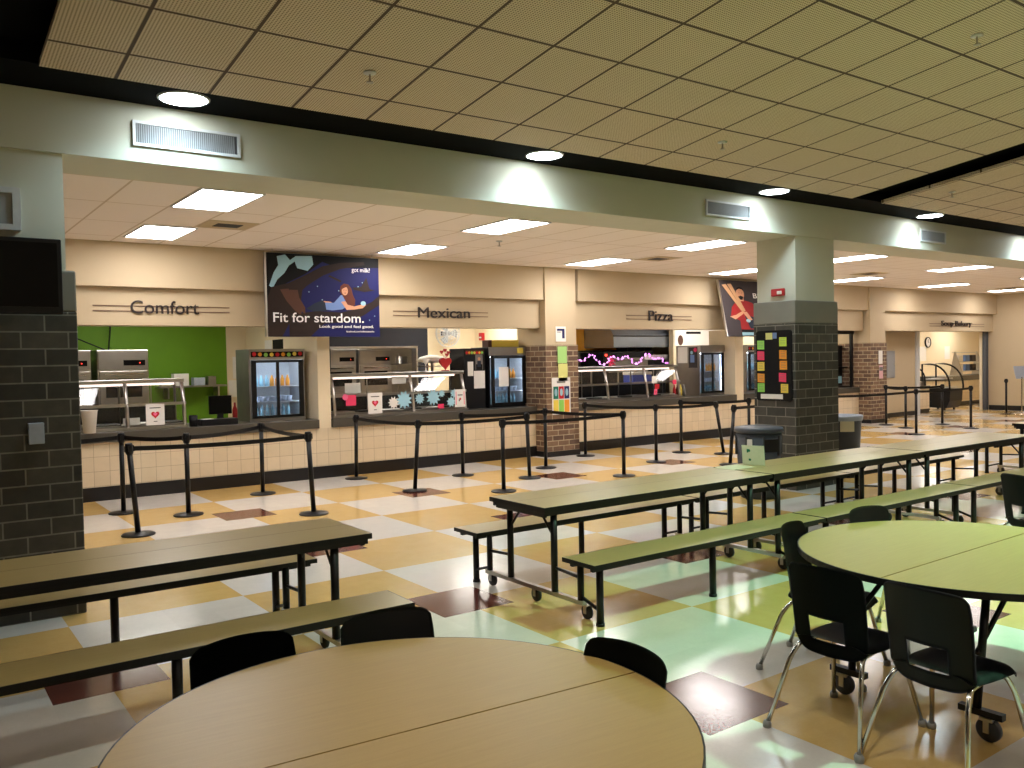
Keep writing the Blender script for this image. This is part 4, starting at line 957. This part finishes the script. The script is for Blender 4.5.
def display_case(x0, x1, y, lab, h=1.42, zb=0.66):
    t = thing('display_case', lab, 'display case', (x0, y, 0), 0, 'curved glass bakery cases'); w = x1-x0
    bm = bmesh.new(); prism(bm, [(0.12, 0.08), (0.02, 0.30), (0.0, zb), (0.85, zb), (0.85, 0.08)], 0.03, w-0.03, 'x'); mk('base', bm, 'black_plastic', t)
    for a in (0.1, w-0.15): mk('foot', boxes((a, a+0.05, 0.2, 0.25, 0, 0.08), (a, a+0.05, 0.7, 0.75, 0, 0.08)), 'black_metal', t)
    prof = [(0.0, zb)] + [(0.0+0.62*(1-math.cos(a)), zb+0.1+(h-zb-0.1)*math.sin(a)) for a in [PI/2*k/8 for k in range(9)]] + [(0.85, h)]
    for x in (0.0, w): 
        bm = bmesh.new(); tube(bm, [(x, p[0], p[1]) for p in prof] + [(x, 0.85, zb)], 0.028, 8); mk('curved_frame', bm, 'black_metal', t)
    bm = bmesh.new()
    for (a, b), (c, d) in zip(prof, prof[1:]): bm.faces.new([bm.verts.new(p) for p in ((0.03, a, b), (w-0.03, a, b), (w-0.03, c, d), (0.03, c, d))])
    bmesh.ops.remove_doubles(bm, verts=bm.verts[:], dist=1e-4); mk('curved_glass', bm, 'glass', t, smooth=True)
    mk('shelf', boxes((0.03, w-0.03, 0.3, 0.8, 0.95, 0.965), (0.03, w-0.03, 0.15, 0.8, zb+0.03, zb+0.045)), 'frame_white', t)
    for k in range(4): mk('pastry_tray', boxes((0.1+k*(w-0.2)/4, 0.1+(k+0.8)*(w-0.2)/4, 0.25, 0.7, 0.966 if k % 2 else zb+0.046, 0.99 if k % 2 else zb+0.08)), 'steel' if k % 2 else 'paper_cream', t)
display_case(25.98, 26.80, 13.30, 'curved glass bakery case with a black base, the right-hand one')
t = thing('tiled_counter', 'low tan tiled counter with a dark top left of the curved bakery case', 'counter', (24.05, 13.42, 0))
mk('front', boxes((0, 0.98, 0, 0.6, 0.12, 0.72)), 'tile', t); mk('top', boxes((0, 0.98, -0.03, 0.62, 0.72, 0.80)), 'countertop', t); mk('plinth', boxes((0, 0.98, 0.005, 0.6, 0, 0.12)), 'cove', t)
t = thing('small_display_case', 'small curved glass case standing on the tiled bakery counter', 'display case', (24.45, 13.5, 0.801))
for x in (0.0, 0.50):
    bm = bmesh.new(); tube(bm, [(x, 0.0, 0.0)] + [(x, 0.35*(1-math.cos(a)), 0.15+0.4*math.sin(a)) for a in [PI/2*k/6 for k in range(7)]] + [(x, 0.5, 0.55), (x, 0.5, 0)], 0.022, 8); mk('curved_frame', bm, 'black_metal', t)
mk('tray', boxes((0, 0.50, 0.02, 0.48, 0, 0.12)), 'brushed', t)
t = thing('tiled_counter', 'tan tiled counter with a dark top in the far right corner of the bakery', 'counter', (28.0, 14.5, 0))
mk('front', boxes((0, 3.2, 0, 0.8, 0.12, 0.82)), 'tile', t); mk('top', boxes((-0.05, 3.2, -0.05, 0.82, 0.82, 0.98)), 'countertop', t); mk('plinth', boxes((0, 3.2, 0.005, 0.8, 0, 0.12)), 'cove', t)
t = thing('steel_display_rack', 'slanted steel rack with packaged food on the far bakery counter', 'rack', (29.7, 14.75, 0.982))
bm = bmesh.new(); prism(bm, [(0.0, 0.0), (0.25, 0.8), (0.29, 0.8), (0.45, 0.0)], 0.0, 0.04, 'x'); mk('end_frame', bm, 'steel', t)
bm = bmesh.new(); prism(bm, [(0.0, 0.0), (0.25, 0.8), (0.29, 0.8), (0.45, 0.0)], 1.5, 1.54, 'x'); mk('end_frame', bm, 'steel', t)
for k in range(3): mk('shelf', boxes((0.04, 1.5, 0.05+k*0.08, 0.4, 0.12+k*0.32, 0.14+k*0.32)), 'steel', t)
for k in range(6):
    x = 29.85 + (k % 3)*0.45; z = 0.982 + 0.141 + (k//3)*0.32
    tag(mk('food_packet', boxes((x, x+0.28, 14.95, 15.05, z, z+0.22)), [M['paper'], ink('dress'), ink('charcoal')][k % 3], bevel=0.01), ['white', 'blue', 'dark'][k % 3] + ' food packet on the %s shelf of the slanted bakery rack' % ('lower', 'middle')[k//3], 'packet', 'packets on the bakery rack')
for k, (x, z, w_, h_) in enumerate(((30.6, 1.4, 0.3, 0.6), (31.6, 1.45, 0.5, 0.55), (33.4, 1.5, 0.4, 0.5))):
    paper_on('wall_notice', x, z, w_, h_, M['paper'], ['narrow', 'wide', 'rightmost'][k] + ' faint notice on the bakery back wall', y=17.19)
# sign stand at the right edge
t = thing('sign_stand', 'chrome floor stand holding a pale blue notice near the right wall', 'sign', (25.75, 11.15, 0))
bm = bmesh.new(); lathe(bm, [(0, 0), (0.2, 0), (0.2, 0.015), (0.03, 0.03), (0, 0.03)], n=24); mk('base', bm, 'chrome', t, smooth=True)
bm = bmesh.new(); tube(bm, [(0, 0, 0.02), (0, 0, 1.05)], 0.018, 10); mk('pole', bm, 'chrome', t)
bm = bmesh.new(); sheet(bm, Plane((0, 0, 1.0), (0.8, -0.6, 0), (0, 0.2, 1)), -0.17, 0.17, 0, 0.36, 0, 0.012); mk('notice', bm, 'liner', t)

# ================================================================== QUEUE POSTS
def post_proto():
    t = thing('queue_post', '', 'queue post')
    bm = bmesh.new(); lathe(bm, [(0, 0), (0.172, 0), (0.175, 0.008), (0.165, 0.018), (0.05, 0.032), (0.03, 0.034), (0, 0.034)], n=36); mk('base', bm, 'black_metal', t, smooth=True)
    bm = bmesh.new(); tube(bm, [(0, 0, 0.03), (0, 0, 0.90)], 0.029, 16); mk('pole', bm, 'black_metal', t, smooth=True)
    bm = bmesh.new(); lathe(bm, [(0, 0.88), (0.034, 0.88), (0.040, 0.90), (0.040, 0.985), (0.034, 1.0), (0, 1.0)], n=20); box(bm, -0.018, 0.018, -0.048, 0.048, 0.91, 0.975); box(bm, -0.048, 0.048, -0.018, 0.018, 0.91, 0.975)
    mk('belt_head', bm, 'black_plastic', t, smooth=False)
    return t
pp = post_proto(); pk = kids(pp)
POSTS = {
 's0': (0.6, 11.35, 0, 'queue post hidden behind the grey column, leftmost'),
 's1': (2.30, 11.47, 0, 'leftmost visible queue post, near the Comfort counter'), 's2': (2.12, 9.87, -0.07, 'nearest queue post of the Comfort lane, front left'),
 's3': (2.89, 10.76, 0, 'queue post in the middle of the Comfort lane'), 's4': (4.18, 11.78, 0, 'queue post close to the Comfort counter under the banner'), 's5': (4.09, 9.78, -0.05, 'front right queue post of the Comfort lane'),
 's6': (5.86, 12.30, 0.02, 'queue post against the Mexican counter, beside the cream pier'), 's7': (5.91, 10.54, 0.08, 'leaning queue post with its base on a dark red floor tile'), 's8': (7.28, 11.43, 0, 'queue post in front of the Mexican counter, second row'),
 's9': (6.80, 9.64, 0, 'queue post just behind the left end of the long table'), 's10': (7.87, 10.46, -0.04, 'slightly leaning queue post left of the brown brick pier'), 's11': (8.79, 11.23, 0, 'queue post in front of the left side of the brown brick pier'),
 's12': (10.41, 12.10, 0, 'queue post just right of the brown brick pier at the Pizza counter'), 's13': (9.05, 9.63, 0, 'nearest queue post of the Pizza lane'), 's14': (10.66, 10.53, 0, 'queue post in front of the Pizza counter, middle'),
 's15': (12.05, 11.24, 0, 'queue post right of middle, near the Pizza counter'), 's16': (12.40, 10.52, -0.22, 'queue post leaning to the left beside the grey bin'), 's17': (11.22, 9.39, 0.12, 'queue post leaning to the right just behind the grey bin'),
 's18': (13.25, 10.62, 0, 'queue post partly hidden behind the brick column'),
 's19': (20.10, 11.88, 0, 'queue post in front of the far brick pier'), 's20': (19.59, 11.08, 0, 'second queue post right of the far brick pier'), 's21': (18.19, 10.05, 0, 'nearest queue post of the bakery lane'),
 's22': (21.07, 10.97, 0, 'queue post before the curved bakery case'), 's23': (20.38, 9.94, 0, 'rightmost queue post of the bakery lane'), 's24': (25.55, 11.48, 0, 'lone queue post beside the right wall'), 's25': (15.4, 10.2, 0, 'queue post hidden behind the brick column')}
OB = {}
for i, (k, (x, y, dx, lab)) in enumerate(POSTS.items()):
    if i == 0: o = pp; o.location = (x, y, 0); o['label'] = lab; o['group'] = 'black belt queue posts'
    else: o = dup(pp, (x, y, 0), 0, lab, 'black belt queue posts')
    OB[k] = o
    if dx:
        for c in kids(o):
            if not c.name.startswith('base'): c.rotation_euler = (0, math.atan2(dx, 1.0), 0)
def top(k):
    x, y, dx, _ = POSTS[k]; return Vector((x+dx*0.94, y, 0.942 - abs(dx)*0.05))
def belt(a, b, sag=0.02):
    A, B = top(a), top(b); d = (B-A); d.z = 0; d.normalize(); A = A + d*0.045; B = B - d*0.045
    nrm = Vector((-d.y, d.x, 0)); bm = bmesh.new(); N = 10; rings = []
    org = Vector((POSTS[a][0], POSTS[a][1], 0))
    for i in range(N+1):
        u = i/N; p = A*(1-u) + B*u - org; p.z -= sag*4*u*(1-u)
        rings.append([bm.verts.new(p + nrm*s*0.0015 + Vector((0, 0, q*0.025))) for s, q in ((-1, -1), (1, -1), (1, 1), (-1, 1))])
    for r0, r1 in zip(rings, rings[1:]):
        for k in range(4): bm.faces.new([r0[k], r0[(k+1) % 4], r1[(k+1) % 4], r1[k]])
    bm.faces.new(rings[0]); bm.faces.new(rings[-1][::-1]); bmesh.ops.recalc_face_normals(bm, faces=bm.faces[:])
    mk('belt', bm, 'black_edge', OB[a])
for a, b in (('s0','s1'),('s1','s3'),('s3','s4'),('s4','s5'),('s5','s2'),('s6','s7'),('s7','s10'),('s8','s11'),('s11','s13'),('s13','s9'),('s12','s14'),('s14','s16'),('s15','s18'),('s17','s25'),('s25','s21'),('s19','s22'),('s21','s23'),('s19','s20')):
    belt(a, b)

# ================================================================== LONG FOLDING TABLES WITH BENCHES
ZT = 0.765; ZB = 0.45
def caster(parent, x, y, zt, name='caster'):
    bm = bmesh.new(); box(bm, x-0.03, x+0.03, y-0.03, y+0.03, zt-0.012, zt); box(bm, x-0.026, x-0.020, y-0.018, y+0.010, 0.04, zt-0.012); box(bm, x+0.020, x+0.026, y-0.018, y+0.010, 0.04, zt-0.012)
    c = mk(name, bm, 'zinc', parent)
    bm = bmesh.new(); lathe(bm, [(0, -0.015), (0.045, -0.015), (0.052, -0.01), (0.052, 0.01), (0.045, 0.015), (0, 0.015)], c=(x, y-0.005, 0.052), axis='x', n=20); mk('wheel', bm, 'rubber', c, smooth=True)
    return c
def long_table():
    L = 2.55; t = thing('folding_bench_table', '', 'table')   # origin at left end, centre line y=0
    def board(name, y0, y1, z, th, parent):
        bm = bmesh.new(); box(bm, 0.006, L-0.006, y0+0.006, y1-0.006, z-th, z, 0)
        b = mk(name, bm, 'laminate_table', parent)
        e = boxes((0, L, y0, y0+0.0055, z-th-0.002, z-0.0005), (0, L, y1-0.0055, y1, z-th-0.002, z-0.0005), (0, 0.0055, y0+0.0055, y1-0.0055, z-th-0.002, z-0.0005), (L-0.0055, L, y0+0.0055, y1-0.0055, z-th-0.002, z-0.0005))
        mk('edge_band', e, 'black_edge', b); return b
    tb = board('tabletop', -0.345, 0.345, ZT, 0.032, t)
    mk('seam', boxes((0.01, L-0.01, 0.028, 0.031, ZT-0.0002, ZT+0.0004)), 'line', tb)
    for s in (-1, 1):
        y0 = s*0.53 if s > 0 else -0.87; y1 = y0 + 0.34
        board('bench', y0, y1, ZB, 0.028, t)
        yc = (y0+y1)/2; mk('bench_rail', boxes((0.03, L-0.03, yc-0.12, yc-0.09, ZB-0.058, ZB-0.031), (0.03, L-0.03, yc+0.09, yc+0.12, ZB-0.058, ZB-0.031)), 'black_metal', t)
    mk('apron', boxes((0.02, L-0.02, -0.325, -0.30, ZT-0.066, ZT-0.034), (0.02, L-0.02, 0.30, 0.325, ZT-0.066, ZT-0.034), (0.03, 0.055, -0.30, 0.30, ZT-0.08, ZT-0.034), (L-0.055, L-0.03, -0.30, 0.30, ZT-0.08, ZT-0.034)), 'black_metal', t)
    for x in (0.14, L-0.22):
        bm = boxes((x-0.02, x+0.02, -0.60, 0.60, 0.105, 0.135)); mk('wheel_bar', bm, 'zinc', t)
        for s in (-1, 1):
            bm = bmesh.new(); tube(bm, [(x, s*0.27, 0.135), (x, s*0.27, ZT-0.036)], 0.026, 10); mk('table_leg', bm, 'black_metal', t, smooth=True)
            bm = bmesh.new(); tube(bm, [(x, s*0.27, ZT-0.24), (x, s*0.09, ZT-0.04)], 0.010, 6); mk('brace', bm, 'black_metal', t)
            bm = bmesh.new(); tube(bm, [(x, s*0.56, 0.135), (x, s*0.56, ZB-0.03)], 0.024, 10); mk('bench_leg', bm, 'black_metal', t, smooth=True)
            bm = bmesh.new(); tube(bm, [(x, s*0.76, 0.0), (x, s*0.76, 0.02)], 0.031, 12); tube(bm, [(x, s*0.76, 0.02), (x, s*0.76, ZB-0.03)], 0.026, 10); mk('bench_leg', bm, 'black_metal', t, smooth=True)
            bm = bmesh.new(); tube(bm, [(x, s*0.56, 0.16), (x, s*0.76, 0.10)], 0.012, 6); tube(bm, [(x, s*0.27, 0.31), (x, s*0.56, 0.29)], 0.012, 6); mk('rung', bm, 'black_metal', t)
        for y in (-0.58, 0.0, 0.58): caster(t, x+0.035, y, 0.105)
    for s in (-1, 1):
        bm = bmesh.new(); tube(bm, [(L/2, s*0.76, 0.0), (L/2, s*0.76, 0.02)], 0.031, 12); tube(bm, [(L/2, s*0.76, 0.02), (L/2, s*0.76, ZB-0.03)], 0.026, 10); mk('bench_leg', bm, 'black_metal', t, smooth=True)
    return t
lt = long_table(); lt.location = (3.71, 5.11, 0); lt['label'] = 'nearest of the joined long tables, its open end left of the photo centre'; lt['group'] = 'long folding tables with benches'
dup(lt, (6.28, 5.11, 0), 0, 'middle one of the joined long tables, in front of the grey bin', 'long folding tables with benches')
dup(lt, (8.85, 5.12, 0), 0, 'third joined long table, right of the brick column', 'long folding tables with benches')
dup(lt, (13.0, 5.42, 0), 0, 'farthest long table at the right edge of the photo', 'long folding tables with benches')
dup(lt, (-0.17, 5.15, 0), math.radians(-0.4), 'long bench table at the left in front of the dark grey column', 'long folding tables with benches')
t = thing('tent_card', 'cream card standing up on the long table in front of the grey bin', 'card', (6.64, 5.30, ZT+0.001))
pl = Plane((0, -0.12, 0), (0.22, -0.97, 0), (-0.35, 0.05, 1)); pl = Plane((0, 0.1, 0), (0.3, -0.95, 0), (-0.16, -0.06, 1))
bm = bmesh.new(); sheet(bm, pl, 0, 0.22, 0, 0.19, 0, 0.004); mk('front_panel', bm, 'card_white', t)
bm = bmesh.new(); shapes(bm, pl, [(0, disc(0.07, 0.14, 0.014)), (0, disc(0.075, 0.05, 0.012)), (0, rect(0.05, 0.062, 0.12, 0.155))], 0.005); mk('print', bm, [ink('teal')], t)
tag(mk('paper_sheet', boxes((6.22, 6.56, 5.18, 5.40, ZT+0.001, ZT+0.003)), 'paper_cream'), 'flat cream sheet lying on the long table by the standing card', 'paper')

# ================================================================== BINS
t = thing('rubbish_bin', 'round grey rubbish bin with a domed lid in front of the brick column', 'bin', (8.97, 7.04, 0))
bm = bmesh.new(); lathe(bm, [(0, 0.0), (0.23, 0.0), (0.235, 0.02), (0.285, 0.82), (0, 0.82)], n=40); mk('body', bm, 'grey_plastic', t, smooth=True)
bm = bmesh.new(); lathe(bm, [(0.27, 0.80), (0.285, 0.835), (0.308, 0.84), (0.306, 0.875), (0.295, 0.895), (0.2, 0.91), (0.17, 0.90), (0, 0.90)], n=40); mk('lid', bm, 'bin_lid', t, smooth=True)
def arcslab(bm, r0, r1, a0, a1, z0, z1, n=8):
    P = [bm.verts.new((r*math.cos(a0+(a1-a0)*k/n), r*math.sin(a0+(a1-a0)*k/n), z)) for z in (z0, z1) for r in (r0, r1) for k in range(n+1)]
    m = n+1; I = lambda z, r, k: P[z*2*m + r*m + k]
    for k in range(n):
        bm.faces.new([I(0,1,k), I(0,1,k+1), I(1,1,k+1), I(1,1,k)]); bm.faces.new([I(0,0,k+1), I(0,0,k), I(1,0,k), I(1,0,k+1)])
        bm.faces.new([I(1,0,k), I(1,1,k), I(1,1,k+1), I(1,0,k+1)]); bm.faces.new([I(0,1,k), I(0,0,k), I(0,0,k+1), I(0,1,k+1)])
    bm.faces.new([I(0,0,0), I(0,1,0), I(1,1,0), I(1,0,0)]); bm.faces.new([I(0,1,n), I(0,0,n), I(1,0,n), I(1,1,n)])
    bmesh.ops.recalc_face_normals(bm, faces=bm.faces[:])
bm = bmesh.new(); arcslab(bm, 0.262, 0.300, math.radians(-128), math.radians(-88), 0.60, 0.76); mk('handle', bm, 'black_plastic', t)
bm = bmesh.new(); arcslab(bm, 0.262, 0.290, math.radians(-172), math.radians(-158), 0.62, 0.76); mk('label', bm, 'paper', t)
for a in range(0, 360, 45):
    bm = bmesh.new(); arcslab(bm, 0.27, 0.296, math.radians(a+4), math.radians(a+9), 0.55, 0.80, 2); mk('rib', bm, 'grey_plastic', t)
t = thing('rubbish_bin', 'dark blue bin with a pale liner and label just right of the brick column', 'bin', (11.36, 7.42, 0))
bm = bmesh.new(); lathe(bm, [(0, 0.0), (0.23, 0.0), (0.28, 0.84), (0.295, 0.85), (0.295, 0.88), (0.265, 0.88), (0.22, 0.05), (0, 0.05)], n=36); mk('body', bm, 'bin_blue', t, smooth=True)
bm = bmesh.new(); lathe(bm, [(0.292, 0.83), (0.302, 0.88), (0.30, 0.905), (0.26, 0.905), (0.25, 0.6)], n=36, cap=False); mk('liner', bm, 'liner', t, smooth=True)
bm = bmesh.new(); arcslab(bm, 0.296, 0.306, math.radians(-150), math.radians(-112), 0.68, 0.83); mk('label', bm, 'paper_cream', t)

# ================================================================== ROUND TABLES
def half_disc(R, sgn, gap=0.0035, n=40):
    return [(R*math.cos(PI*k/n), sgn*(gap + (R*math.sin(PI*k/n)) * (R-gap)/R)) for k in range(n+1)]
def round_table(c, R, ang, lab, lam):
    t = thing('round_folding_table', lab, 'table', (c[0], c[1], 0), ang, 'round folding tables')
    for s in (1, -1):
        P = half_disc(R-0.007, s); 
        bm = bmesh.new(); prism(bm, P, ZTR-0.030, ZTR, 'z'); h = mk('tabletop_half', bm, lam, t)
        P2 = half_disc(R, s, 0.001); bm = bmesh.new(); prism(bm, P2, ZTR-0.034, ZTR-0.0305, 'z')
        n = 40
        for k in range(n):
            q = [(R*math.cos(PI*j/n), s*R*math.sin(PI*j/n)) for j in (k, k+1)]; r = [((R-0.0065)*math.cos(PI*j/n), s*(R-0.0065)*math.sin(PI*j/n)) for j in (k, k+1)]
            prism(bm, [q[0], q[1], r[1], r[0]], ZTR-0.0305, ZTR-0.0005, 'z')
        bmesh.ops.remove_doubles(bm, verts=bm.verts[:], dist=1e-5)
        mk('edge_band', bm, 'black_edge', h)
    X = 0.60
    for s in (1, -1):
        for q in (1, -1):
            mk('floor_foot', boxes((s*X-0.02, s*X+0.02, min(q*0.24, q*0.44), max(q*0.24, q*0.44), 0.115, 0.145)), 'black_metal', t)
            bm = bmesh.new(); tube(bm, [(s*X, q*0.32, 0.145), (s*(X-0.06), q*0.34, ZTR-0.034)], 0.020, 8); mk('leg', bm, 'black_metal', t, smooth=True)
            bm = bmesh.new(); tube(bm, [(s*X, q*0.32, 0.40), (s*0.12, q*0.30, ZTR-0.05)], 0.014, 6); mk('brace', bm, 'black_metal', t)
            cs = mk('caster', boxes((s*X-0.03, s*X+0.03, q*0.37-0.03, q*0.37+0.03, 0.10, 0.115), (s*X-0.028, s*X-0.021, q*0.37-0.014, q*0.37+0.012, 0.045, 0.10), (s*X+0.021, s*X+0.028, q*0.37-0.014, q*0.37+0.012, 0.045, 0.10)), 'zinc', t)
            bm = bmesh.new(); lathe(bm, [(0, -0.016), (0.05, -0.016), (0.057, -0.01), (0.057, 0.01), (0.05, 0.016), (0, 0.016)], c=(s*X, q*0.37-0.004, 0.057), axis='x', n=20); mk('wheel', bm, 'grey_wheel', cs, smooth=True)
    mk('cross_bar', boxes((-0.60, 0.60, -0.34, -0.31, ZTR-0.075, ZTR-0.036), (-0.60, 0.60, 0.31, 0.34, ZTR-0.075, ZTR-0.036), (-0.11, -0.08, -0.31, 0.31, ZTR-0.075, ZTR-0.036), (0.08, 0.11, -0.31, 0.31, ZTR-0.075, ZTR-0.036)), 'black_metal', t)
    return t
ZTR = 0.74
round_table((1.20, 2.20), 0.845, math.radians(-5), 'large round tan table filling the bottom of the photo', 'laminate')
round_table((4.68, 2.30), 0.875, math.radians(1), 'round yellow-green lit table at the right with chairs around it', 'laminate')

# ================================================================== SCHOOL CHAIRS
def chair_proto():
    t = thing('school_chair', '', 'chair')          # faces +x
    def hw(v): return 0.203 - 0.010*max(0, (v-0.55)/0.45)**1.5 - 0.012*(1-v)
    NX, NV = 26, 24
    bm = bmesh.new(); G = []
    for j in range(NV+1):
        v = j/NV; z = 0.375 + 0.445*v; w = hw(v); row = []
        for i in range(NX+1):
            u = -1 + 2*i/NX
            # rounded corners
            zz = z
            if v > 0.8: zz = z - 0.026*abs(u)**12*((v-0.8)/0.2) - 0.012*u*u*((v-0.8)/0.2)
            if v < 0.15: zz = z + 0.06*abs(u)**6*(1-v/0.15)
            ww = w
            x = -0.150 - 0.040*v**1.3 - 0.045*(1-u*u)*(0.35+0.65*v) + 0.02*(1-v)*abs(u)
            row.append(bm.verts.new((x, ww*u, zz)))
        G.append(row)
    for j in range(NV):
        for i in range(NX):
            uc = abs(-1 + 2*(i+0.5)/NX); vc = (j+0.5)/NV
            if 0.17 < vc < 0.43 and uc < 0.47 + 0.08*(0.43-vc): continue
            bm.faces.new([G[j][i], G[j][i+1], G[j+1][i+1], G[j+1][i]])
    for v in [v for v in bm.verts if not v.link_faces]: bm.verts.remove(v)
    bmesh.ops.solidify(bm, geom=bm.faces[:], thickness=0.012)
    bmesh.ops.recalc_face_normals(bm, faces=bm.faces[:])
    mk('backrest', bm, 'black_plastic', t, smooth=True)
    bm = bmesh.new(); G = []
    N1, N2 = 12, 12
    for j in range(N1+1):
        s = j/N1; x = -0.165 + 0.425*s; row = []
        for i in range(N2+1):
            u = -1 + 2*i/N2; w = 0.185 + 0.02*min(1, s*2) - 0.02*max(0, (s-0.85)/0.15)
            z = 0.445 - 0.018*(1-u*u)*math.sin(PI*min(1, s*1.1)) - 0.045*max(0, (s-0.86)/0.14)**2 + 0.01*max(0, (0.15-s)/0.15)
            xx = x - 0.05*abs(u)**6*max(0, (s-0.7)/0.3)
            row.append(bm.verts.new((xx, w*u, z - 0.025*abs(u)**8)))
        G.append(row)
    for j in range(N1):
        for i in range(N2): bm.faces.new([G[j][i], G[j][i+1], G[j+1][i+1], G[j+1][i]])
    bmesh.ops.solidify(bm, geom=bm.faces[:], thickness=0.012); bmesh.ops.recalc_face_normals(bm, faces=bm.faces[:])
    mk('seat', bm, 'black_plastic', t, smooth=True, sub=1)
    for s in (1, -1):
        bm = bmesh.new(); tube(bm, curvept([(0.02, s*0.15, 0.408), (0.15, s*0.165, 0.406), (0.185, s*0.185, 0.34), (0.265, s*0.235, 0.02)]), 0.0115, 10); l = mk('leg', bm, 'chrome', t, smooth=True)
        bm = bmesh.new(); lathe(bm, [(0, 0), (0.02, 0), (0.021, 0.02), (0.015, 0.032), (0, 0.032)], c=(0.268, s*0.237, 0), n=14); mk('foot_cap', bm, 'foot', l, smooth=True)
        bm = bmesh.new(); tube(bm, curvept([(0.02, s*0.15, 0.408), (-0.14, s*0.165, 0.404), (-0.19, s*0.185, 0.34), (-0.305, s*0.24, 0.02)]), 0.0115, 10); l = mk('leg', bm, 'chrome', t, smooth=True)
        bm = bmesh.new(); lathe(bm, [(0, 0), (0.02, 0), (0.021, 0.02), (0.015, 0.032), (0, 0.032)], c=(-0.308, s*0.242, 0), n=14); mk('foot_cap', bm, 'foot', l, smooth=True)
    bm = bmesh.new(); tube(bm, [(0.10, -0.16, 0.405), (0.10, 0.16, 0.405)], 0.010, 8); tube(bm, [(-0.10, -0.16, 0.405), (-0.10, 0.16, 0.405)], 0.010, 8); mk('seat_frame', bm, 'chrome', t, smooth=True)
    return t
cp = chair_proto()
CH = [(4.34, 2.94, -74, 'black chair partly hidden at the far left of the right round table, turned sideways', 'chairs at the right round table'),
      (3.735, 2.42, 2, 'black chair nearest the dark floor tile, beside the right round table', 'chairs at the right round table'),
      (3.745, 1.925, -2, 'nearest black chair at the right round table, bottom right of the photo', 'chairs at the right round table'),
      (5.08, 2.95, -96, 'black chair behind the right round table, only its rounded top showing', 'chairs at the right round table'),
      (5.62, 2.0, 172, 'black chair across the right round table at the right edge', 'chairs at the right round table'),
      (7.50, 3.12, -20, 'black chair farther off at the right edge, beyond the round table', None),
      (1.02, 2.92, -88, 'leftmost black chair back behind the large tan table', 'chairs at the large tan table'),
      (1.56, 2.88, -96, 'middle black chair back behind the large tan table', 'chairs at the large tan table'),
      (1.84, 2.16, 183, 'black chair back at the right rim of the large tan table', 'chairs at the large tan table')]
for i, (x, y, a, lab, g) in enumerate(CH):
    if i == 0: cp.location = (x, y, 0); cp.rotation_euler = (0, 0, math.radians(a)); cp['label'] = lab; cp['group'] = g
    else: dup(cp, (x, y, 0), math.radians(a), lab, g)

# ================================================================== CAMERA, WORLD
cam = bpy.data.cameras.new('camera'); co = bpy.data.objects.new('camera', cam); COL.objects.link(co)
cam.sensor_width = 36.0; cam.lens = 859.26/1024*36; cam.clip_end = 200; cam.clip_start = 0.05
yaw, pitch, roll = math.radians(35.889), math.radians(1.650), math.radians(-1.0993)
f = Vector((math.sin(yaw), math.cos(yaw), 0)); r = Vector((math.cos(yaw), -math.sin(yaw), 0)); u = Vector((0, 0, 1))
f2 = f*math.cos(pitch) - u*math.sin(pitch); u2 = u*math.cos(pitch) + f*math.sin(pitch)
r3 = r*math.cos(roll) + u2*math.sin(roll); u3 = u2*math.cos(roll) - r*math.sin(roll)
mat = Matrix.Identity(4)
for i in range(3): mat[i][0], mat[i][1], mat[i][2] = r3[i], u3[i], -f2[i]
mat[0][3], mat[1][3], mat[2][3] = 0, 0, 1.82
co.matrix_world = mat
bpy.context.scene.camera = co
w = bpy.data.worlds.new('world'); bpy.context.scene.world = w; w.use_nodes = True
w.node_tree.nodes['Background'].inputs[0].default_value = (0.9, 0.9, 1.0, 1); w.node_tree.nodes['Background'].inputs[1].default_value = 0.1
vs = bpy.context.scene.view_settings
vs.view_transform = 'Standard'; vs.look = 'None'; vs.gamma = 1.0; vs.use_curve_mapping = False; vs.exposure = 0.55
